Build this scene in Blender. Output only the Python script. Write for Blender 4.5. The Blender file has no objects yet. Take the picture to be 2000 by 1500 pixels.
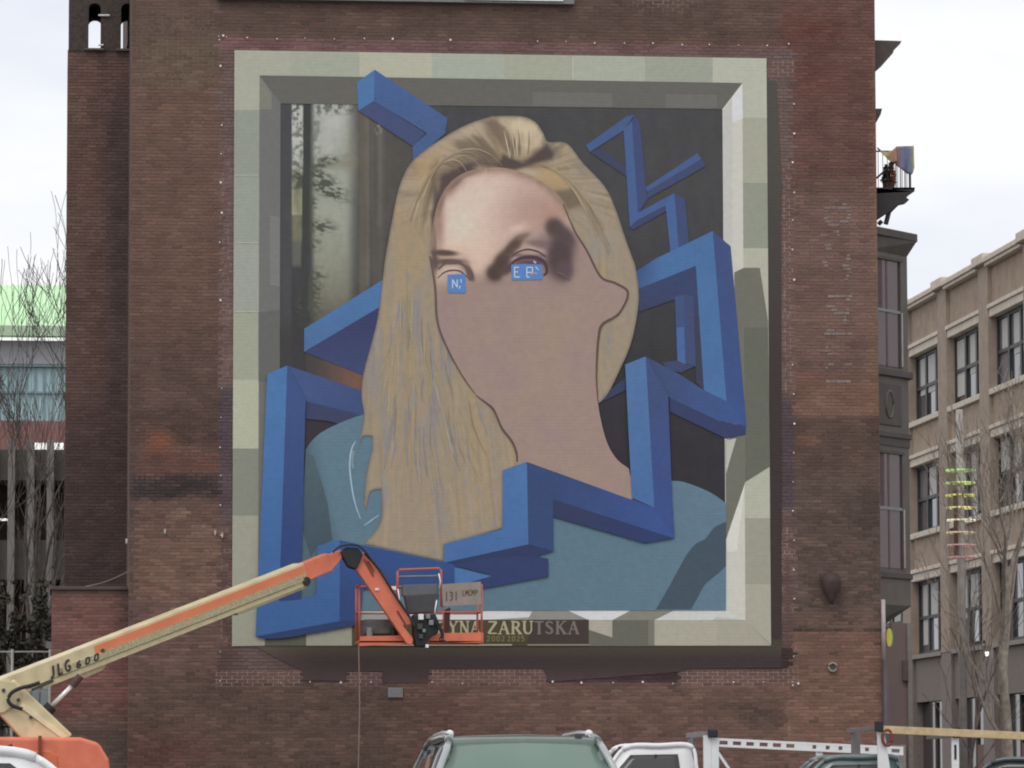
import bpy, math, random
import numpy as np
from mathutils import Vector, Matrix, geometry

random.seed(7); np.random.seed(7)
scn = bpy.context.scene
COL = scn.collection
R = math.radians

# ------------------------------------------------------------------ camera
F = 8400.0                                   # focal length in photo pixels (2000 wide)
YAW, PITCH, ROLL = R(6.011), R(5.3), R(-0.161)
EYE = Vector((0, 0, 1.35))
cam = bpy.data.cameras.new('camera'); camo = bpy.data.objects.new('camera', cam); COL.objects.link(camo)
CROT = Matrix.Rotation(-YAW, 3, 'Z') @ Matrix.Rotation(math.pi/2 + PITCH, 3, 'X') @ Matrix.Rotation(ROLL, 3, 'Z')
camo.matrix_world = Matrix.Translation(EYE) @ CROT.to_4x4()
cam.sensor_width = 36; cam.lens = 36*F/2000; cam.clip_start = .5; cam.clip_end = 3000
scn.camera = camo
scn.render.engine = 'CYCLES'; scn.cycles.filter_width = 2.0
scn.render.resolution_x = 1024; scn.render.resolution_y = 768

# ------------------------------------------------------------------ sky and sun (overcast)
SUN_EL, SUN_AZ = R(52), R(205)
w = bpy.data.worlds.new('World'); scn.world = w; w.use_nodes = True
nt = w.node_tree; nt.nodes.clear()
def wn(t, **k):
    n = nt.nodes.new(t)
    for a, b in k.items(): setattr(n, a, b)
    return n
sky = wn('ShaderNodeTexSky', sky_type='NISHITA', sun_disc=False, sun_elevation=SUN_EL, sun_rotation=SUN_AZ, air_density=1.0, dust_density=3.0)
tc = wn('ShaderNodeTexCoord'); mp = wn('ShaderNodeMapping'); mp.inputs['Scale'].default_value = (2.2, 2.2, 6.5)
mp.inputs['Location'].default_value = (.35, .1, .25)
ns = wn('ShaderNodeTexNoise'); ns.inputs['Scale'].default_value = 2.6; ns.inputs['Detail'].default_value = 5; ns.inputs['Roughness'].default_value = .5
rp = wn('ShaderNodeValToRGB'); rp.color_ramp.elements[0].position = .33; rp.color_ramp.elements[1].position = .54
rp.color_ramp.elements[0].color = (8.5, 8.85, 9.8, 1); rp.color_ramp.elements[1].color = (10.5, 10.55, 10.6, 1)
mx = wn('ShaderNodeMix', data_type='RGBA'); mx.inputs[0].default_value = .93
bg = wn('ShaderNodeBackground'); bg.inputs['Strength'].default_value = .1
ow = wn('ShaderNodeOutputWorld')
L = nt.links.new
L(tc.outputs['Generated'], mp.inputs[0]); L(mp.outputs[0], ns.inputs['Vector']); L(ns.outputs['Fac'], rp.inputs[0])
L(sky.outputs[0], mx.inputs[6]); L(rp.outputs[0], mx.inputs[7]); L(mx.outputs[2], bg.inputs[0]); L(bg.outputs[0], ow.inputs[0])
sl = bpy.data.lights.new('sun', 'SUN'); sl.energy = .7; sl.angle = R(25); sl.color = (1, .96, .9)
so = bpy.data.objects.new('sun', sl); COL.objects.link(so)
sd = Vector((math.sin(SUN_AZ)*math.cos(SUN_EL), math.cos(SUN_AZ)*math.cos(SUN_EL), math.sin(SUN_EL)))
so.rotation_euler = sd.to_track_quat('Z', 'Y').to_euler(); so.location = (0, 0, 60)
vs = scn.view_settings; vs.view_transform = 'Standard'; vs.look = 'None'; vs.exposure = 0; vs.gamma = 1
vs.use_curve_mapping = False

# ------------------------------------------------------------------ helpers
K = 0.70                                     # light that a vertical face gets: picture tone = albedo * K
def ray(px, py):
    return CROT @ Vector(((px-1000)/F, -(py-750)/F, -1))
def P(px, py, Y):
    d = ray(px, py); return EYE + d*((Y-EYE.y)/d.y)
def X(px, Y, py=1000): return P(px, py, Y).x
def Z(py, Y, px=1000): return P(px, py, Y).z
def lin(c):
    c = np.asarray(c, float)/255.0
    return np.where(c <= .04045, c/12.92, ((c+.055)/1.055)**2.4)
def alb(c): return np.clip(lin(c)/K, 0, .88)
D = 86.0                                     # the painted wall stands 86 m away

class MB:
    def __init__(s): s.v = []; s.f = []; s.c = []; s.col = None
    def add(s, vs, fs, col=None):
        o = len(s.v); s.v += [tuple(v) for v in vs]; s.f += [tuple(i+o for i in f) for f in fs]
        c = col if col is not None else s.col
        if c is not None:
            c = tuple(alb(c)); s.c += [c]*len(vs)
        return s
    def poly(s, pts, col=None): return s.add(pts, [tuple(range(len(pts)))], col)
    def box(s, x0, x1, y0, y1, z0, z1, col=None):
        v = [(x0,y0,z0),(x1,y0,z0),(x1,y1,z0),(x0,y1,z0),(x0,y0,z1),(x1,y0,z1),(x1,y1,z1),(x0,y1,z1)]
        return s.add(v, [(0,3,2,1),(4,5,6,7),(0,1,5,4),(1,2,6,5),(2,3,7,6),(3,0,4,7)], col)
    def beam(s, a, b, wd, h, up=Vector((0,0,1)), col=None, t=1.0):
        a = Vector(a); b = Vector(b); d = (b-a).normalized(); sd = d.cross(up).normalized(); u = sd.cross(d)
        v = []
        for p, k in ((a,1),(b,t)):
            for i, j in ((-1,-1),(1,-1),(1,1),(-1,1)): v.append(p+sd*(i*wd*k/2)+u*(j*h*k/2))
        return s.add(v, [(0,1,2,3),(4,7,6,5),(0,4,5,1),(1,5,6,2),(2,6,7,3),(3,7,4,0)], col)
    def tube(s, pts, r, n=8, col=None):
        pts = [Vector(p) for p in pts]; rs = r if isinstance(r, (list, tuple)) else [r]*len(pts)
        v = []; f = []
        for k, p in enumerate(pts):
            d = (pts[min(k+1, len(pts)-1)]-pts[max(k-1, 0)]).normalized()
            a = d.orthogonal().normalized() if abs(d.z) > .95 else d.cross(Vector((0,0,1))).normalized()
            b = d.cross(a)
            for i in range(n):
                t = 2*math.pi*i/n; v.append(p+(a*math.cos(t)+b*math.sin(t))*rs[k])
        for k in range(len(pts)-1):
            for i in range(n):
                j = (i+1) % n; f.append((k*n+i, k*n+j, (k+1)*n+j, (k+1)*n+i))
        f.append(tuple(range(n-1, -1, -1))); f.append(tuple((len(pts)-1)*n+i for i in range(n)))
        return s.add(v, f, col)
    def prism(s, pts, ext, col=None):
        """closed outline (3-D points in one plane) pushed along ext"""
        n = len(pts); ext = Vector(ext); a = [Vector(p) for p in pts]; b = [p+ext for p in a]
        tri = geometry.tessellate_polygon([a])
        f = [tuple(t) for t in tri]+[tuple(n+i for i in reversed(t)) for t in tri]
        f += [(i, n+i, n+(i+1) % n, (i+1) % n) for i in range(n)]
        return s.add(a+b, f, col)
    def build(s, name, mat, parent=None, smooth=False, bevel=0, subd=0, fix=True, seg=2):
        me = bpy.data.meshes.new(name); me.from_pydata(s.v, [], s.f); me.update()
        if s.c:
            at = me.color_attributes.new('Col', 'FLOAT_COLOR', 'POINT')
            a = np.ones((len(s.v), 4), np.float32); a[:, :3] = np.array(s.c, np.float32)[:len(s.v)]
            at.data.foreach_set('color', a.ravel())
        if fix:
            import bmesh
            bm = bmesh.new(); bm.from_mesh(me); bmesh.ops.recalc_face_normals(bm, faces=bm.faces); bm.to_mesh(me); bm.free()
        me.materials.append(mat)
        if smooth: me.polygons.foreach_set('use_smooth', [True]*len(me.polygons))
        o = bpy.data.objects.new(name, me); COL.objects.link(o)
        if parent is not None:
            o.parent = parent; o.matrix_parent_inverse = parent_inv(parent)
        if bevel:
            m = o.modifiers.new('bevel', 'BEVEL'); m.width = bevel; m.segments = seg; m.limit_method = 'ANGLE'; m.harden_normals = False
        if subd:
            m = o.modifiers.new('subd', 'SUBSURF'); m.levels = subd; m.render_levels = subd
        return o
def parent_inv(p):                         # parts are modelled in world coordinates; only Empties carry a location
    return Matrix.Translation(-p.location) if p.type == 'EMPTY' else Matrix.Identity(4)
def tag(o, label=None, cat=None, group=None, kind=None):
    if label: o['label'] = label
    if cat: o['category'] = cat
    if group: o['group'] = group
    if kind: o['kind'] = kind
    return o
def thing(name, label, cat, loc, group=None):
    o = bpy.data.objects.new(name, None); COL.objects.link(o); o.location = loc; o.empty_display_size = .3
    return tag(o, label, cat, group)

# ------------------------------------------------------------------ materials
MC = {}
def mat(name, c, rough=.6, metal=0.0, var=.10, vs_=6.0, bump=.0, bscale=60.0, spec=.4, raw=False, coat=0.0):
    if name in MC: return MC[name]
    m = bpy.data.materials.new(name); m.use_nodes = True; n = m.node_tree; b = n.nodes['Principled BSDF']
    base = c if raw else alb(c)
    tcn = n.nodes.new('ShaderNodeTexCoord'); nz = n.nodes.new('ShaderNodeTexNoise'); nz.inputs['Scale'].default_value = vs_; nz.inputs['Detail'].default_value = 6
    r = n.nodes.new('ShaderNodeValToRGB'); r.color_ramp.elements[0].position = .3; r.color_ramp.elements[1].position = .7
    r.color_ramp.elements[0].color = (*[max(0, x*(1-var)) for x in base], 1); r.color_ramp.elements[1].color = (*[min(1, x*(1+var)) for x in base], 1)
    n.links.new(tcn.outputs['Object'], nz.inputs['Vector']); n.links.new(nz.outputs['Fac'], r.inputs[0]); n.links.new(r.outputs[0], b.inputs['Base Color'])
    b.inputs['Roughness'].default_value = rough; b.inputs['Metallic'].default_value = metal; b.inputs['Specular IOR Level'].default_value = spec
    b.inputs['Coat Weight'].default_value = coat; b.inputs['Coat Roughness'].default_value = .08
    if bump:
        n2 = n.nodes.new('ShaderNodeTexNoise'); n2.inputs['Scale'].default_value = bscale; n2.inputs['Detail'].default_value = 4
        bp = n.nodes.new('ShaderNodeBump'); bp.inputs['Strength'].default_value = bump; bp.inputs['Distance'].default_value = .02
        n.links.new(tcn.outputs['Object'], n2.inputs['Vector']); n.links.new(n2.outputs['Fac'], bp.inputs['Height']); n.links.new(bp.outputs[0], b.inputs['Normal'])
    MC[name] = m; return m
def mat_attr(name, rough=.75, var=.08, vscale=14.0, bump=.3, brick=False, obj_color=False, spec=.25):
    m = bpy.data.materials.new(name); m.use_nodes = True; n = m.node_tree; b = n.nodes['Principled BSDF']
    if obj_color:
        at = n.nodes.new('ShaderNodeObjectInfo'); src = at.outputs['Color']
    else:
        at = n.nodes.new('ShaderNodeVertexColor'); at.layer_name = 'Col'; src = at.outputs['Color']
    ge = n.nodes.new('ShaderNodeNewGeometry'); pos = ge.outputs['Position']
    nz = n.nodes.new('ShaderNodeTexNoise'); nz.inputs['Scale'].default_value = vscale; nz.inputs['Detail'].default_value = 8
    mr = n.nodes.new('ShaderNodeMapRange'); mr.inputs[1].default_value = .3; mr.inputs[2].default_value = .7; mr.inputs[3].default_value = 1-var; mr.inputs[4].default_value = 1+var
    mu = n.nodes.new('ShaderNodeVectorMath'); mu.operation = 'SCALE'
    n.links.new(pos, nz.inputs['Vector']); n.links.new(nz.outputs['Fac'], mr.inputs[0]); n.links.new(src, mu.inputs[0]); n.links.new(mr.outputs[0], mu.inputs['Scale'])
    n.links.new(mu.outputs[0], b.inputs['Base Color'])
    b.inputs['Roughness'].default_value = rough; b.inputs['Specular IOR Level'].default_value = spec
    bp = n.nodes.new('ShaderNodeBump'); bp.inputs['Strength'].default_value = bump; bp.inputs['Distance'].default_value = .01
    if brick:                                # masonry showing faintly through the paint
        sx = n.nodes.new('ShaderNodeSeparateXYZ'); cx = n.nodes.new('ShaderNodeCombineXYZ')
        n.links.new(pos, sx.inputs[0]); n.links.new(sx.outputs['X'], cx.inputs['X']); n.links.new(sx.outputs['Z'], cx.inputs['Y'])
        bt = n.nodes.new('ShaderNodeTexBrick'); bt.inputs['Scale'].default_value = 1.0; bt.inputs['Brick Width'].default_value = .206; bt.inputs['Row Height'].default_value = .0685
        bt.inputs['Mortar Size'].default_value = .006; bt.inputs['Mortar Smooth'].default_value = .6
        n.links.new(cx.outputs[0], bt.inputs['Vector']); inv = n.nodes.new('ShaderNodeMath'); inv.operation = 'SUBTRACT'; inv.inputs[0].default_value = 1
        n.links.new(bt.outputs['Fac'], inv.inputs[1]); n.links.new(inv.outputs[0], bp.inputs['Height'])
    else:
        n3 = n.nodes.new('ShaderNodeTexNoise'); n3.inputs['Scale'].default_value = 90; n.links.new(pos, n3.inputs['Vector']); n.links.new(n3.outputs['Fac'], bp.inputs['Height'])
    n.links.new(bp.outputs[0], b.inputs['Normal'])
    MC[name] = m; return m
def glass(name, c, rough=.04, spec=.5, metal=0.0):
    return mat(name, c, rough=rough, var=.05, vs_=1.5, spec=spec, metal=metal)
def emis(name, c, s):
    m = bpy.data.materials.new(name); m.use_nodes = True; b = m.node_tree.nodes['Principled BSDF']
    b.inputs['Base Color'].default_value = (*lin(c), 1); b.inputs['Emission Color'].default_value = (*lin(c), 1); b.inputs['Emission Strength'].default_value = s
    return m

M_PAINT = mat_attr('wall_paint', rough=.7, var=.045, vscale=9, bump=.35, brick=True)
M_BRICK = mat_attr('brick', rough=.9, var=.09, vscale=30, bump=.4, spec=.15)
M_BRICK_ONE = mat_attr('brick_single', rough=.9, var=.09, vscale=30, bump=.4, obj_color=True, spec=.15)
M_MORTAR = mat_attr('mortar', rough=.95, var=.15, vscale=40, bump=.4, spec=.1)
M_ATTR = mat_attr('painted_metal', rough=.45, var=.08, vscale=5, bump=.05, spec=.4)
M_STONE = mat('pale_stone', (150,143,132), .85, var=.12, vs_=4, bump=.3)
M_OR = mat('orange_paint', (198,108,82), .42, var=.16, vs_=2.5)
M_OR2 = mat('orange_paint_worn', (188,100,70), .5, var=.14, vs_=5)
M_CREAM = mat('cream_paint', (184,172,138), .45, var=.16, vs_=3)
M_BLACK = mat('black_rubber', (38,38,40), .6, var=.15)
M_DGREY = mat('dark_grey_metal', (62,62,64), .5, var=.12)
M_GREY = mat('grey_metal', (118,118,120), .45, metal=.0, var=.1)
M_STEEL = mat('steel_rod', (215,205,205), .25, metal=.2, var=.05)
M_WHITE = mat('white_paint', (222,224,230), .35, var=.03)
M_WOOD = mat('timber_plank', (178,158,122), .7, var=.15, vs_=8)
M_TYRE = mat('tyre', (30,30,32), .85)
M_ASPH = mat('asphalt', np.array([.05,.05,.052]), .9, var=.25, vs_=1.2, bump=.5, bscale=80, raw=True)
M_PAVE = mat('pavement_concrete', np.array([.28,.27,.25]), .9, var=.12, vs_=1, bump=.3, raw=True)

# ------------------------------------------------------------------ noise
def vnoise(x, y, seed=0):
    x = np.asarray(x, float); y = np.asarray(y, float)
    xi = np.floor(x).astype(np.int64); yi = np.floor(y).astype(np.int64); fx = x-xi; fy = y-yi
    fx = fx*fx*(3-2*fx); fy = fy*fy*(3-2*fy)
    def h(a, b):
        n = (a*374761393 + b*668265263 + seed*1274126177) & 0x7fffffff
        n = ((n ^ (n >> 13))*1274126177) & 0x7fffffff
        return ((n ^ (n >> 16)) & 0xffff)/65535.0
    return (h(xi,yi)*(1-fx)+h(xi+1,yi)*fx)*(1-fy)+(h(xi,yi+1)*(1-fx)+h(xi+1,yi+1)*fx)*fy
def fbm(x, y, seed=0, o=3):
    s = 0; a = .5; t = 0
    for k in range(o): s = s+a*vnoise(x*2**k, y*2**k, seed+k*17); t += a; a *= .5
    return s/t
def sst(a, b, x):
    t = np.clip((np.asarray(x, float)-a)/(b-a), 0, 1); return t*t*(3-2*t)
def mixc(c, tgt, a):
    a = np.clip(np.asarray(a), 0, 1)[..., None]; return c*(1-a)+np.asarray(tgt, float)*a
def blob(x, y, cx, cy, sx, sy, ang=0):
    t = R(ang); dx = x-cx; dy = y-cy; u = dx*math.cos(t)+dy*math.sin(t); v = -dx*math.sin(t)+dy*math.cos(t)
    return np.exp(-(u/sx)**2-(v/sy)**2)

# ------------------------------------------------------------------ ground
g = MB(); g.poly([(-600,-60,0),(900,-60,0),(900,1200,0),(-600,1200,0)])
tag(g.build('ground', M_ASPH, fix=False), kind='structure')
xr = X(1719, D)
g = MB(); g.box(xr+.02, xr+3.2, 40, 200, .004, .14); tag(g.build('pavement', M_PAVE, bevel=.02), kind='structure')
g = MB(); g.poly([(xr+3.2,40,.004),(33.0,40,.004),(33.0,220,.004),(xr+3.2,220,.004)]); tag(g.build('road', mat('road_asphalt', np.array([.06,.06,.06]), .9, var=.2, raw=True, bump=.4), fix=False), kind='structure')

# ------------------------------------------------------------------ brickwork
CINV = np.array(CROT.transposed())
def proj(p):
    q = (np.asarray(p, float)-np.array(EYE)) @ CINV.T
    return 1000+F*q[..., 0]/-q[..., 2], 750-F*q[..., 1]/-q[..., 2]

GHOST = [  # faded lettering that runs down the wall, as strokes in photo pixels
 [(1612,408),(1612,428),(1618,435),(1650,435),(1658,428),(1658,408),(1650,403),(1618,403),(1612,408)],
 [(1650,404),(1657,412),(1657,430),(1650,436)], [(1606,458),(1620,462)], [(1630,450),(1640,458)],
 [(1608,480),(1620,484),(1620,478)], [(1610,508),(1614,520),(1625,524)], [(1656,500),(1656,514),(1648,522),(1662,530),(1655,540),(1650,544)],
 [(1622,578),(1640,580),(1664,582)], [(1612,596),(1626,600),(1634,610),(1654,610),(1664,603)], [(1650,612),(1650,640)],
 [(1614,654),(1625,640),(1626,653),(1662,653)], [(1614,682),(1622,696)], [(1614,718),(1626,712)], [(1652,713),(1663,713)], [(1618,742),(1660,744)],
]
def segdist(x, y, pl):
    d = np.full(np.shape(x), 1e9)
    for (ax, ay), (bx, by) in zip(pl[:-1], pl[1:]):
        vx, vy = bx-ax, by-ay; t = np.clip(((x-ax)*vx+(y-ay)*vy)/(vx*vx+vy*vy+1e-9), 0, 1)
        d = np.minimum(d, np.hypot(x-ax-t*vx, y-ay-t*vy))
    return d
def rectw(x, y, x0, x1, y0, y1, s=8):
    return sst(x0-s, x0+s, x)*(1-sst(x1-s, x1+s, x))*sst(y0-s, y0+s, y)*(1-sst(y1-s, y1+s, y))
def primer(x, y):
    e = 4*(vnoise(y/9, y*0+3, 5)-.5)
    return ((x > 428+e) & (x < 1549+e) & (y > 74+.012*(x-428)) & (y < 1334)).astype(float)
def wallcol(x, y):
    c = np.zeros(np.shape(x)+(3,))+np.array([98,80,73.])
    xx = x+30*(fbm(x/60, y/60, 3)-.5); yy = y+30*(fbm(x/60, y/60, 4)-.5)
    lft = 1-sst(430, 470, x); rgt = sst(1500, 1540, x)
    c = mixc(c, (94,82,70), rectw(xx, yy, 255, 440, -80, 165, 20)*.8)
    c = mixc(c, (92,77,71), (1-sst(60, 90, y)))
    c = mixc(c, (104,84,75), lft*rectw(xx, yy, 240, 440, 170, 620, 40)*.8)
    c = mixc(c, (90,74,69), lft*rectw(xx, yy, 200, 440, 690, 820, 25))
    c = mixc(c, (78,64,60), lft*rectw(xx, yy, 200, 440, 806, 868, 10))
    c = mixc(c, (128,84,66), blob(xx, yy, 312, 868, 28, 18)*.9+blob(xx, yy, 380, 905, 50, 22)*.4)
    c = mixc(c, (92,68,64), lft*rectw(xx, yy, 200, 440, 885, 925, 12)*.7)
    c = mixc(c, (60,54,56), lft*rectw(xx, yy, 252, 432, 928, 972, 9)*(.65+.5*fbm(x/30, y/12, 9)))
    c = mixc(c, (74,66,68), lft*(1-sst(255, 275, x))*sst(850, 900, y)*(1-sst(1250, 1300, y))*.7)
    c = mixc(c, (112,90,80), lft*rectw(xx, yy, 258, 440, 1050, 1170, 25)*(.5+.9*fbm(x/45, y/35, 13)))
    c = mixc(c, (140,122,106), blob(xx, yy, 352, 1012, 16, 12)*.8+blob(xx, yy, 395, 1035, 25, 8)*.4)
    c = mixc(c, (104,84,80), lft*sst(1150, 1200, y)*(1-sst(1320, 1350, y))*.6)
    c = mixc(c, (92,77,70), sst(1300, 1345, y)*(1-sst(700, 1000, x)))
    c = mixc(c, (104,84,76), sst(1330, 1350, y)*sst(700, 1000, x)*(1-sst(1500, 1560, x)))
    c = mixc(c, (92,64,60), blob(xx, yy, 300, 1470, 110, 45)*.8+blob(xx, yy, 860, 1420, 50, 60)*.4)
    c = mixc(c, (98,74,69), rgt*(1-sst(330, 400, y)))
    c = mixc(c, (104,68,62), rgt*(blob(xx, yy, 1580, 60, 70, 28)+blob(xx, yy, 1600, 150, 60, 60)*.7+blob(xx, yy, 1570, 640, 30, 40)*.7)*.8)
    c = mixc(c, (108,88,82), rgt*sst(330, 420, y)*(1-sst(812, 818, y)))
    c = mixc(c, (120,92,78), rgt*rectw(xx, yy, 1540, 1720, 730, 816, 8)*.5)
    c = mixc(c, (122,98,80), sst(1692, 1706, x)*(1-sst(812, 818, y))*sst(60, 120, y)*.5)
    c = mixc(c, (84,70,64), rgt*sst(812, 818, y)*(1-sst(880, 960, y)))
    c = mixc(c, (128,92,72), rectw(x, y, 1555, 1600, 852, 868, 5)*.5)
    c = mixc(c, (86,74,69), rgt*sst(880, 960, y)*(1-sst(1180, 1225, y)))
    c = mixc(c, (112,88,78), rgt*sst(1225, 1232, y))
    c = mixc(c, (70,60,56), blob(xx, yy, 1480, 1400, 60, 26)*.6+blob(xx, yy, 1440, 1375, 40, 10)*.5)
    pr = primer(x, y)
    c = mixc(c, (66,56,54), rectw(x, y, 1530, 1730, 1226, 1233, 2)*.8)  # ledge shading painted into the brick colour as a dark stripe
    pc = np.zeros_like(c)+np.array([105,91,89.])
    pc = mixc(pc, (112,86,86), (1-sst(90, 110, y))*(.3+.7*fbm(x/80, y/20, 22)))
    pc = mixc(pc, (84,76,82), (1-sst(440, 480, x))*sst(745, 770, y)*(1-sst(980, 1040, y)))
    pc = mixc(pc, (78,70,74), sst(1500, 1530, x)*sst(760, 800, y)*(1-sst(985, 1010, y)))
    pc = mixc(pc, (92,76,74), (1-sst(440, 480, x))*sst(1000, 1050, y))
    pc = mixc(pc, (94,78,76), sst(1500, 1530, x)*sst(1000, 1010, y))
    pc = mixc(pc, (64,54,53), sst(1262, 1270, y)*(1-sst(1328, 1334, y))*sst(500, 640, x))
    pc = mixc(pc, (102,82,78), bare(x, y))
    c = c*(1-pr[..., None])+pc*pr[..., None]
    return c*np.array([1.0, .965, .95])*(.86+.16*fbm(x/120, y/90, 19, 3)+.12*fbm(x/16, y/240, 23, 2))[..., None]
def bare(x, y):
    b = rectw(x, y, 1327, 1560, 1309, 1340, 1.5)+rectw(x, y, 676, 746, 1311, 1340, 1.5)+rectw(x, y, 836, 1070, 1306, 1340, 1.5)*(y > 1306+.16*np.maximum(0, x-1060))+rectw(x, y, 420, 590, 1304, 1340, 1.5)*(y > 1312-.02*(x-420))
    b = b+rectw(x, y, 1526, 1552, 320, 770, 2)*(vnoise(x/5, y/14, 31) > .3)+rectw(x, y, 1500, 1552, 118, 150, 2)+rectw(x, y, 1526, 1556, 1000, 1335, 2)*(vnoise(x/12, y/18, 33) > .45)
    b = b+rectw(x, y, 428, 455, 290, 745, 2)*(vnoise(x/9, y/10, 32) > .45)*.8+rectw(x, y, 428, 455, 1030, 1260, 2)*(vnoise(x/9, y/14, 34) > .55)*.8+rectw(x, y, 515, 1500, 86, 98, 2)*(vnoise(x/15, y/4, 36) > .62)*.7
    b = b+np.clip(1.5*blob(x, y, 1300, -6, 85, 34)-.35, 0, 1)*(y < 45)
    return np.clip(b, 0, 1)
def mortarcol(x, y):
    c = wallcol(x, y)
    a = .30+.35*fbm(x/90, y/50, 41)+.25*sst(980, 1100, y)
    c = mixc(c, (120,109,100), a*.8*(1-primer(x, y)*.75))
    c = mixc(c, (158,140,132), bare(x, y)*.95)
    c = mixc(c, (132,122,104), rectw(x, y, 270, 428, 20, 170, 15)*.6)
    c = mixc(c, (54,48,48), rectw(x, y, 255, 432, 925, 975, 8)*.7)
    c = mixc(c, (168,158,146), np.clip(1.6-np.abs(x-1540-3*np.sin(y/14))/1.6, 0, 1)*rectw(x, y, 1500, 1580, 1338, 1436, 4))
    return c
def stain(c, x, y, rnd):
    """each brick's own tone"""
    q = (1-.6*primer(x, y)); rough = sst(960, 1040, y)*.7+.75
    t = 1+.12*(rnd[:, 0:1]-.5)*(q*rough)[:, None]
    c = c*t
    c = mixc(c, (72,60,57), (rnd[:, 1] > .95)*.3*q*rough); c = mixc(c, (126,106,95), (rnd[:, 1] < .05)*.24*q*rough); c = mixc(c, (114,80,70), (np.abs(rnd[:, 1]-.5) < .02)*.3*q)
    c = c*(.88+.24*fbm(x/38, y/16, 51, 3))[:, None]
    return c

CH, BL = .0685, .206
def lay(x0, x1, z0, z1, seed):
    """brick centres and half lengths in common bond over a rectangle"""
    rg = np.random.RandomState(seed); out = []
    for j in range(int((z1-z0)/CH)):
        hd = j % 7 == 3; bl = BL/2 if hd else BL
        x = x0-(bl/2 if j % 2 else 0)
        while x < x1:
            a = max(x, x0); b = min(x+bl, x1)
            if b-a > .03: out.append(((a+b)/2, z0+(j+.5)*CH, (b-a)/2-.0045))
            x += bl
    return np.array(out)
def brick_mesh(rows, Yf, cols, rg, proud=.007):
    n = len(rows); v = np.zeros((n, 8, 3)); hz = CH/2-.0048
    jy = rg.uniform(-.003, .003, n); jz = rg.uniform(-.0015, .0015, (n, 2)); hl = rows[:, 2]-rg.uniform(0, .002, n)
    for k, (sx, sz, dy, ins) in enumerate([(-1,-1,0,.003),(1,-1,0,.003),(1,1,0,.003),(-1,1,0,.003),(-1,-1,1,0),(1,-1,1,0),(1,1,1,0),(-1,1,1,0)]):
        v[:, k, 0] = rows[:, 0]+sx*(hl-ins); v[:, k, 2] = rows[:, 1]+sz*(hz-ins*.6)+jz[:, 0 if sx < 0 else 1]
        v[:, k, 1] = Yf+(dy*(proud+.012))+(jy if dy == 0 else 0)
    base = (np.arange(n)*8)[:, None]
    fs = np.concatenate([base+np.array(q) for q in ([0,1,2,3],[1,5,6,2],[3,2,6,7],[0,4,5,1],[4,0,3,7])], 0)
    me = bpy.data.meshes.new('brickwork'); me.from_pydata(v.reshape(-1, 3).tolist(), [], fs.tolist())
    a = np.ones((n*8, 4), np.float32); a[:, :3] = np.repeat(alb(cols), 8, 0)
    me.color_attributes.new('Col', 'FLOAT_COLOR', 'POINT').data.foreach_set('color', a.ravel())
    return me
def link(me, name, m, parent):
    o = bpy.data.objects.new(name, me); me.materials.append(m); COL.objects.link(o); o.parent = parent; o.matrix_parent_inverse = parent_inv(parent); return o
def sheet(x0, x1, z0, z1, Y, step, fn, name, m, parent):
    xs = np.linspace(x0, x1, max(2, int((x1-x0)/step)+1)); zs = np.linspace(z0, z1, max(2, int((z1-z0)/step)+1))
    gx, gz = np.meshgrid(xs, zs); pts = np.stack([gx, np.full_like(gx, Y), gz], -1).reshape(-1, 3)
    nx, nz = len(xs), len(zs); i = np.arange((nx-1)*(nz-1)); r = i//(nx-1)*nx+i % (nx-1)
    fs = np.stack([r, r+1, r+1+nx, r+nx], 1)
    me = bpy.data.meshes.new(name); me.from_pydata(pts.tolist(), [], fs.tolist())
    px, py = proj(pts); a = np.ones((len(pts), 4), np.float32); a[:, :3] = alb(fn(px, py))
    me.color_attributes.new('Col', 'FLOAT_COLOR', 'POINT').data.foreach_set('color', a.ravel())
    return link(me, name, m, parent)

xl = X(252, D); ZT = 19.4
bld = thing('brick_building', 'tall old red-brown brick building whose blank side wall carries the mural', 'building', ((xl+xr)/2, D+6, 0))
FY = D                                       # face of the bricks; the mortar bed lies 8 mm behind
c = MB(); c.box(xl+.003, xr-.003, D+.02, D+13, 0, ZT-.003); c.build('wall_core', mat('brick_core', (92,76,70), .95, var=.15, vs_=3, bump=.3), bld)
sheet(xl, xr, 0, ZT, D+.008, .05, mortarcol, 'mortar_bed', M_MORTAR, bld)
rows = lay(xl, xr, 0, ZT, 1)
px, py = proj(np.stack([rows[:, 0], np.full(len(rows), FY), rows[:, 1]], -1))
keep = ~((px > 478) & (px < 1476) & (py > 120) & (py < 1240))
rows, px, py = rows[keep], px[keep], py[keep]
rg = np.random.RandomState(3); rnd = rg.rand(len(rows), 2)
cols = stain(wallcol(px, py), px, py, rnd)
near = (py > 1340) & (py < 1420) & (px > 840) & (px < 1335)
idx = np.where(near)[0][:300]; single = np.zeros(len(rows), bool); single[idx] = True
o = link(brick_mesh(rows[~single], FY, cols[~single], rg), 'brickwork', M_BRICK, bld); tag(o, kind='stuff')
one = {}
for i in idx:
    h = round(float(rows[i, 2]), 3)
    if h not in one:
        me = brick_mesh(np.array([[0, 0, h]]), 0, cols[i:i+1], rg); me.name = 'brick'; me.materials.append(M_BRICK_ONE); one[h] = me
    b = bpy.data.objects.new('brick', one[h]); COL.objects.link(b); b.location = (rows[i, 0], FY+rg.uniform(-.002, .002), rows[i, 1])
    b.color = (*alb(cols[i]), 1); b.parent = bld; b.matrix_parent_inverse = parent_inv(bld)
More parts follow.
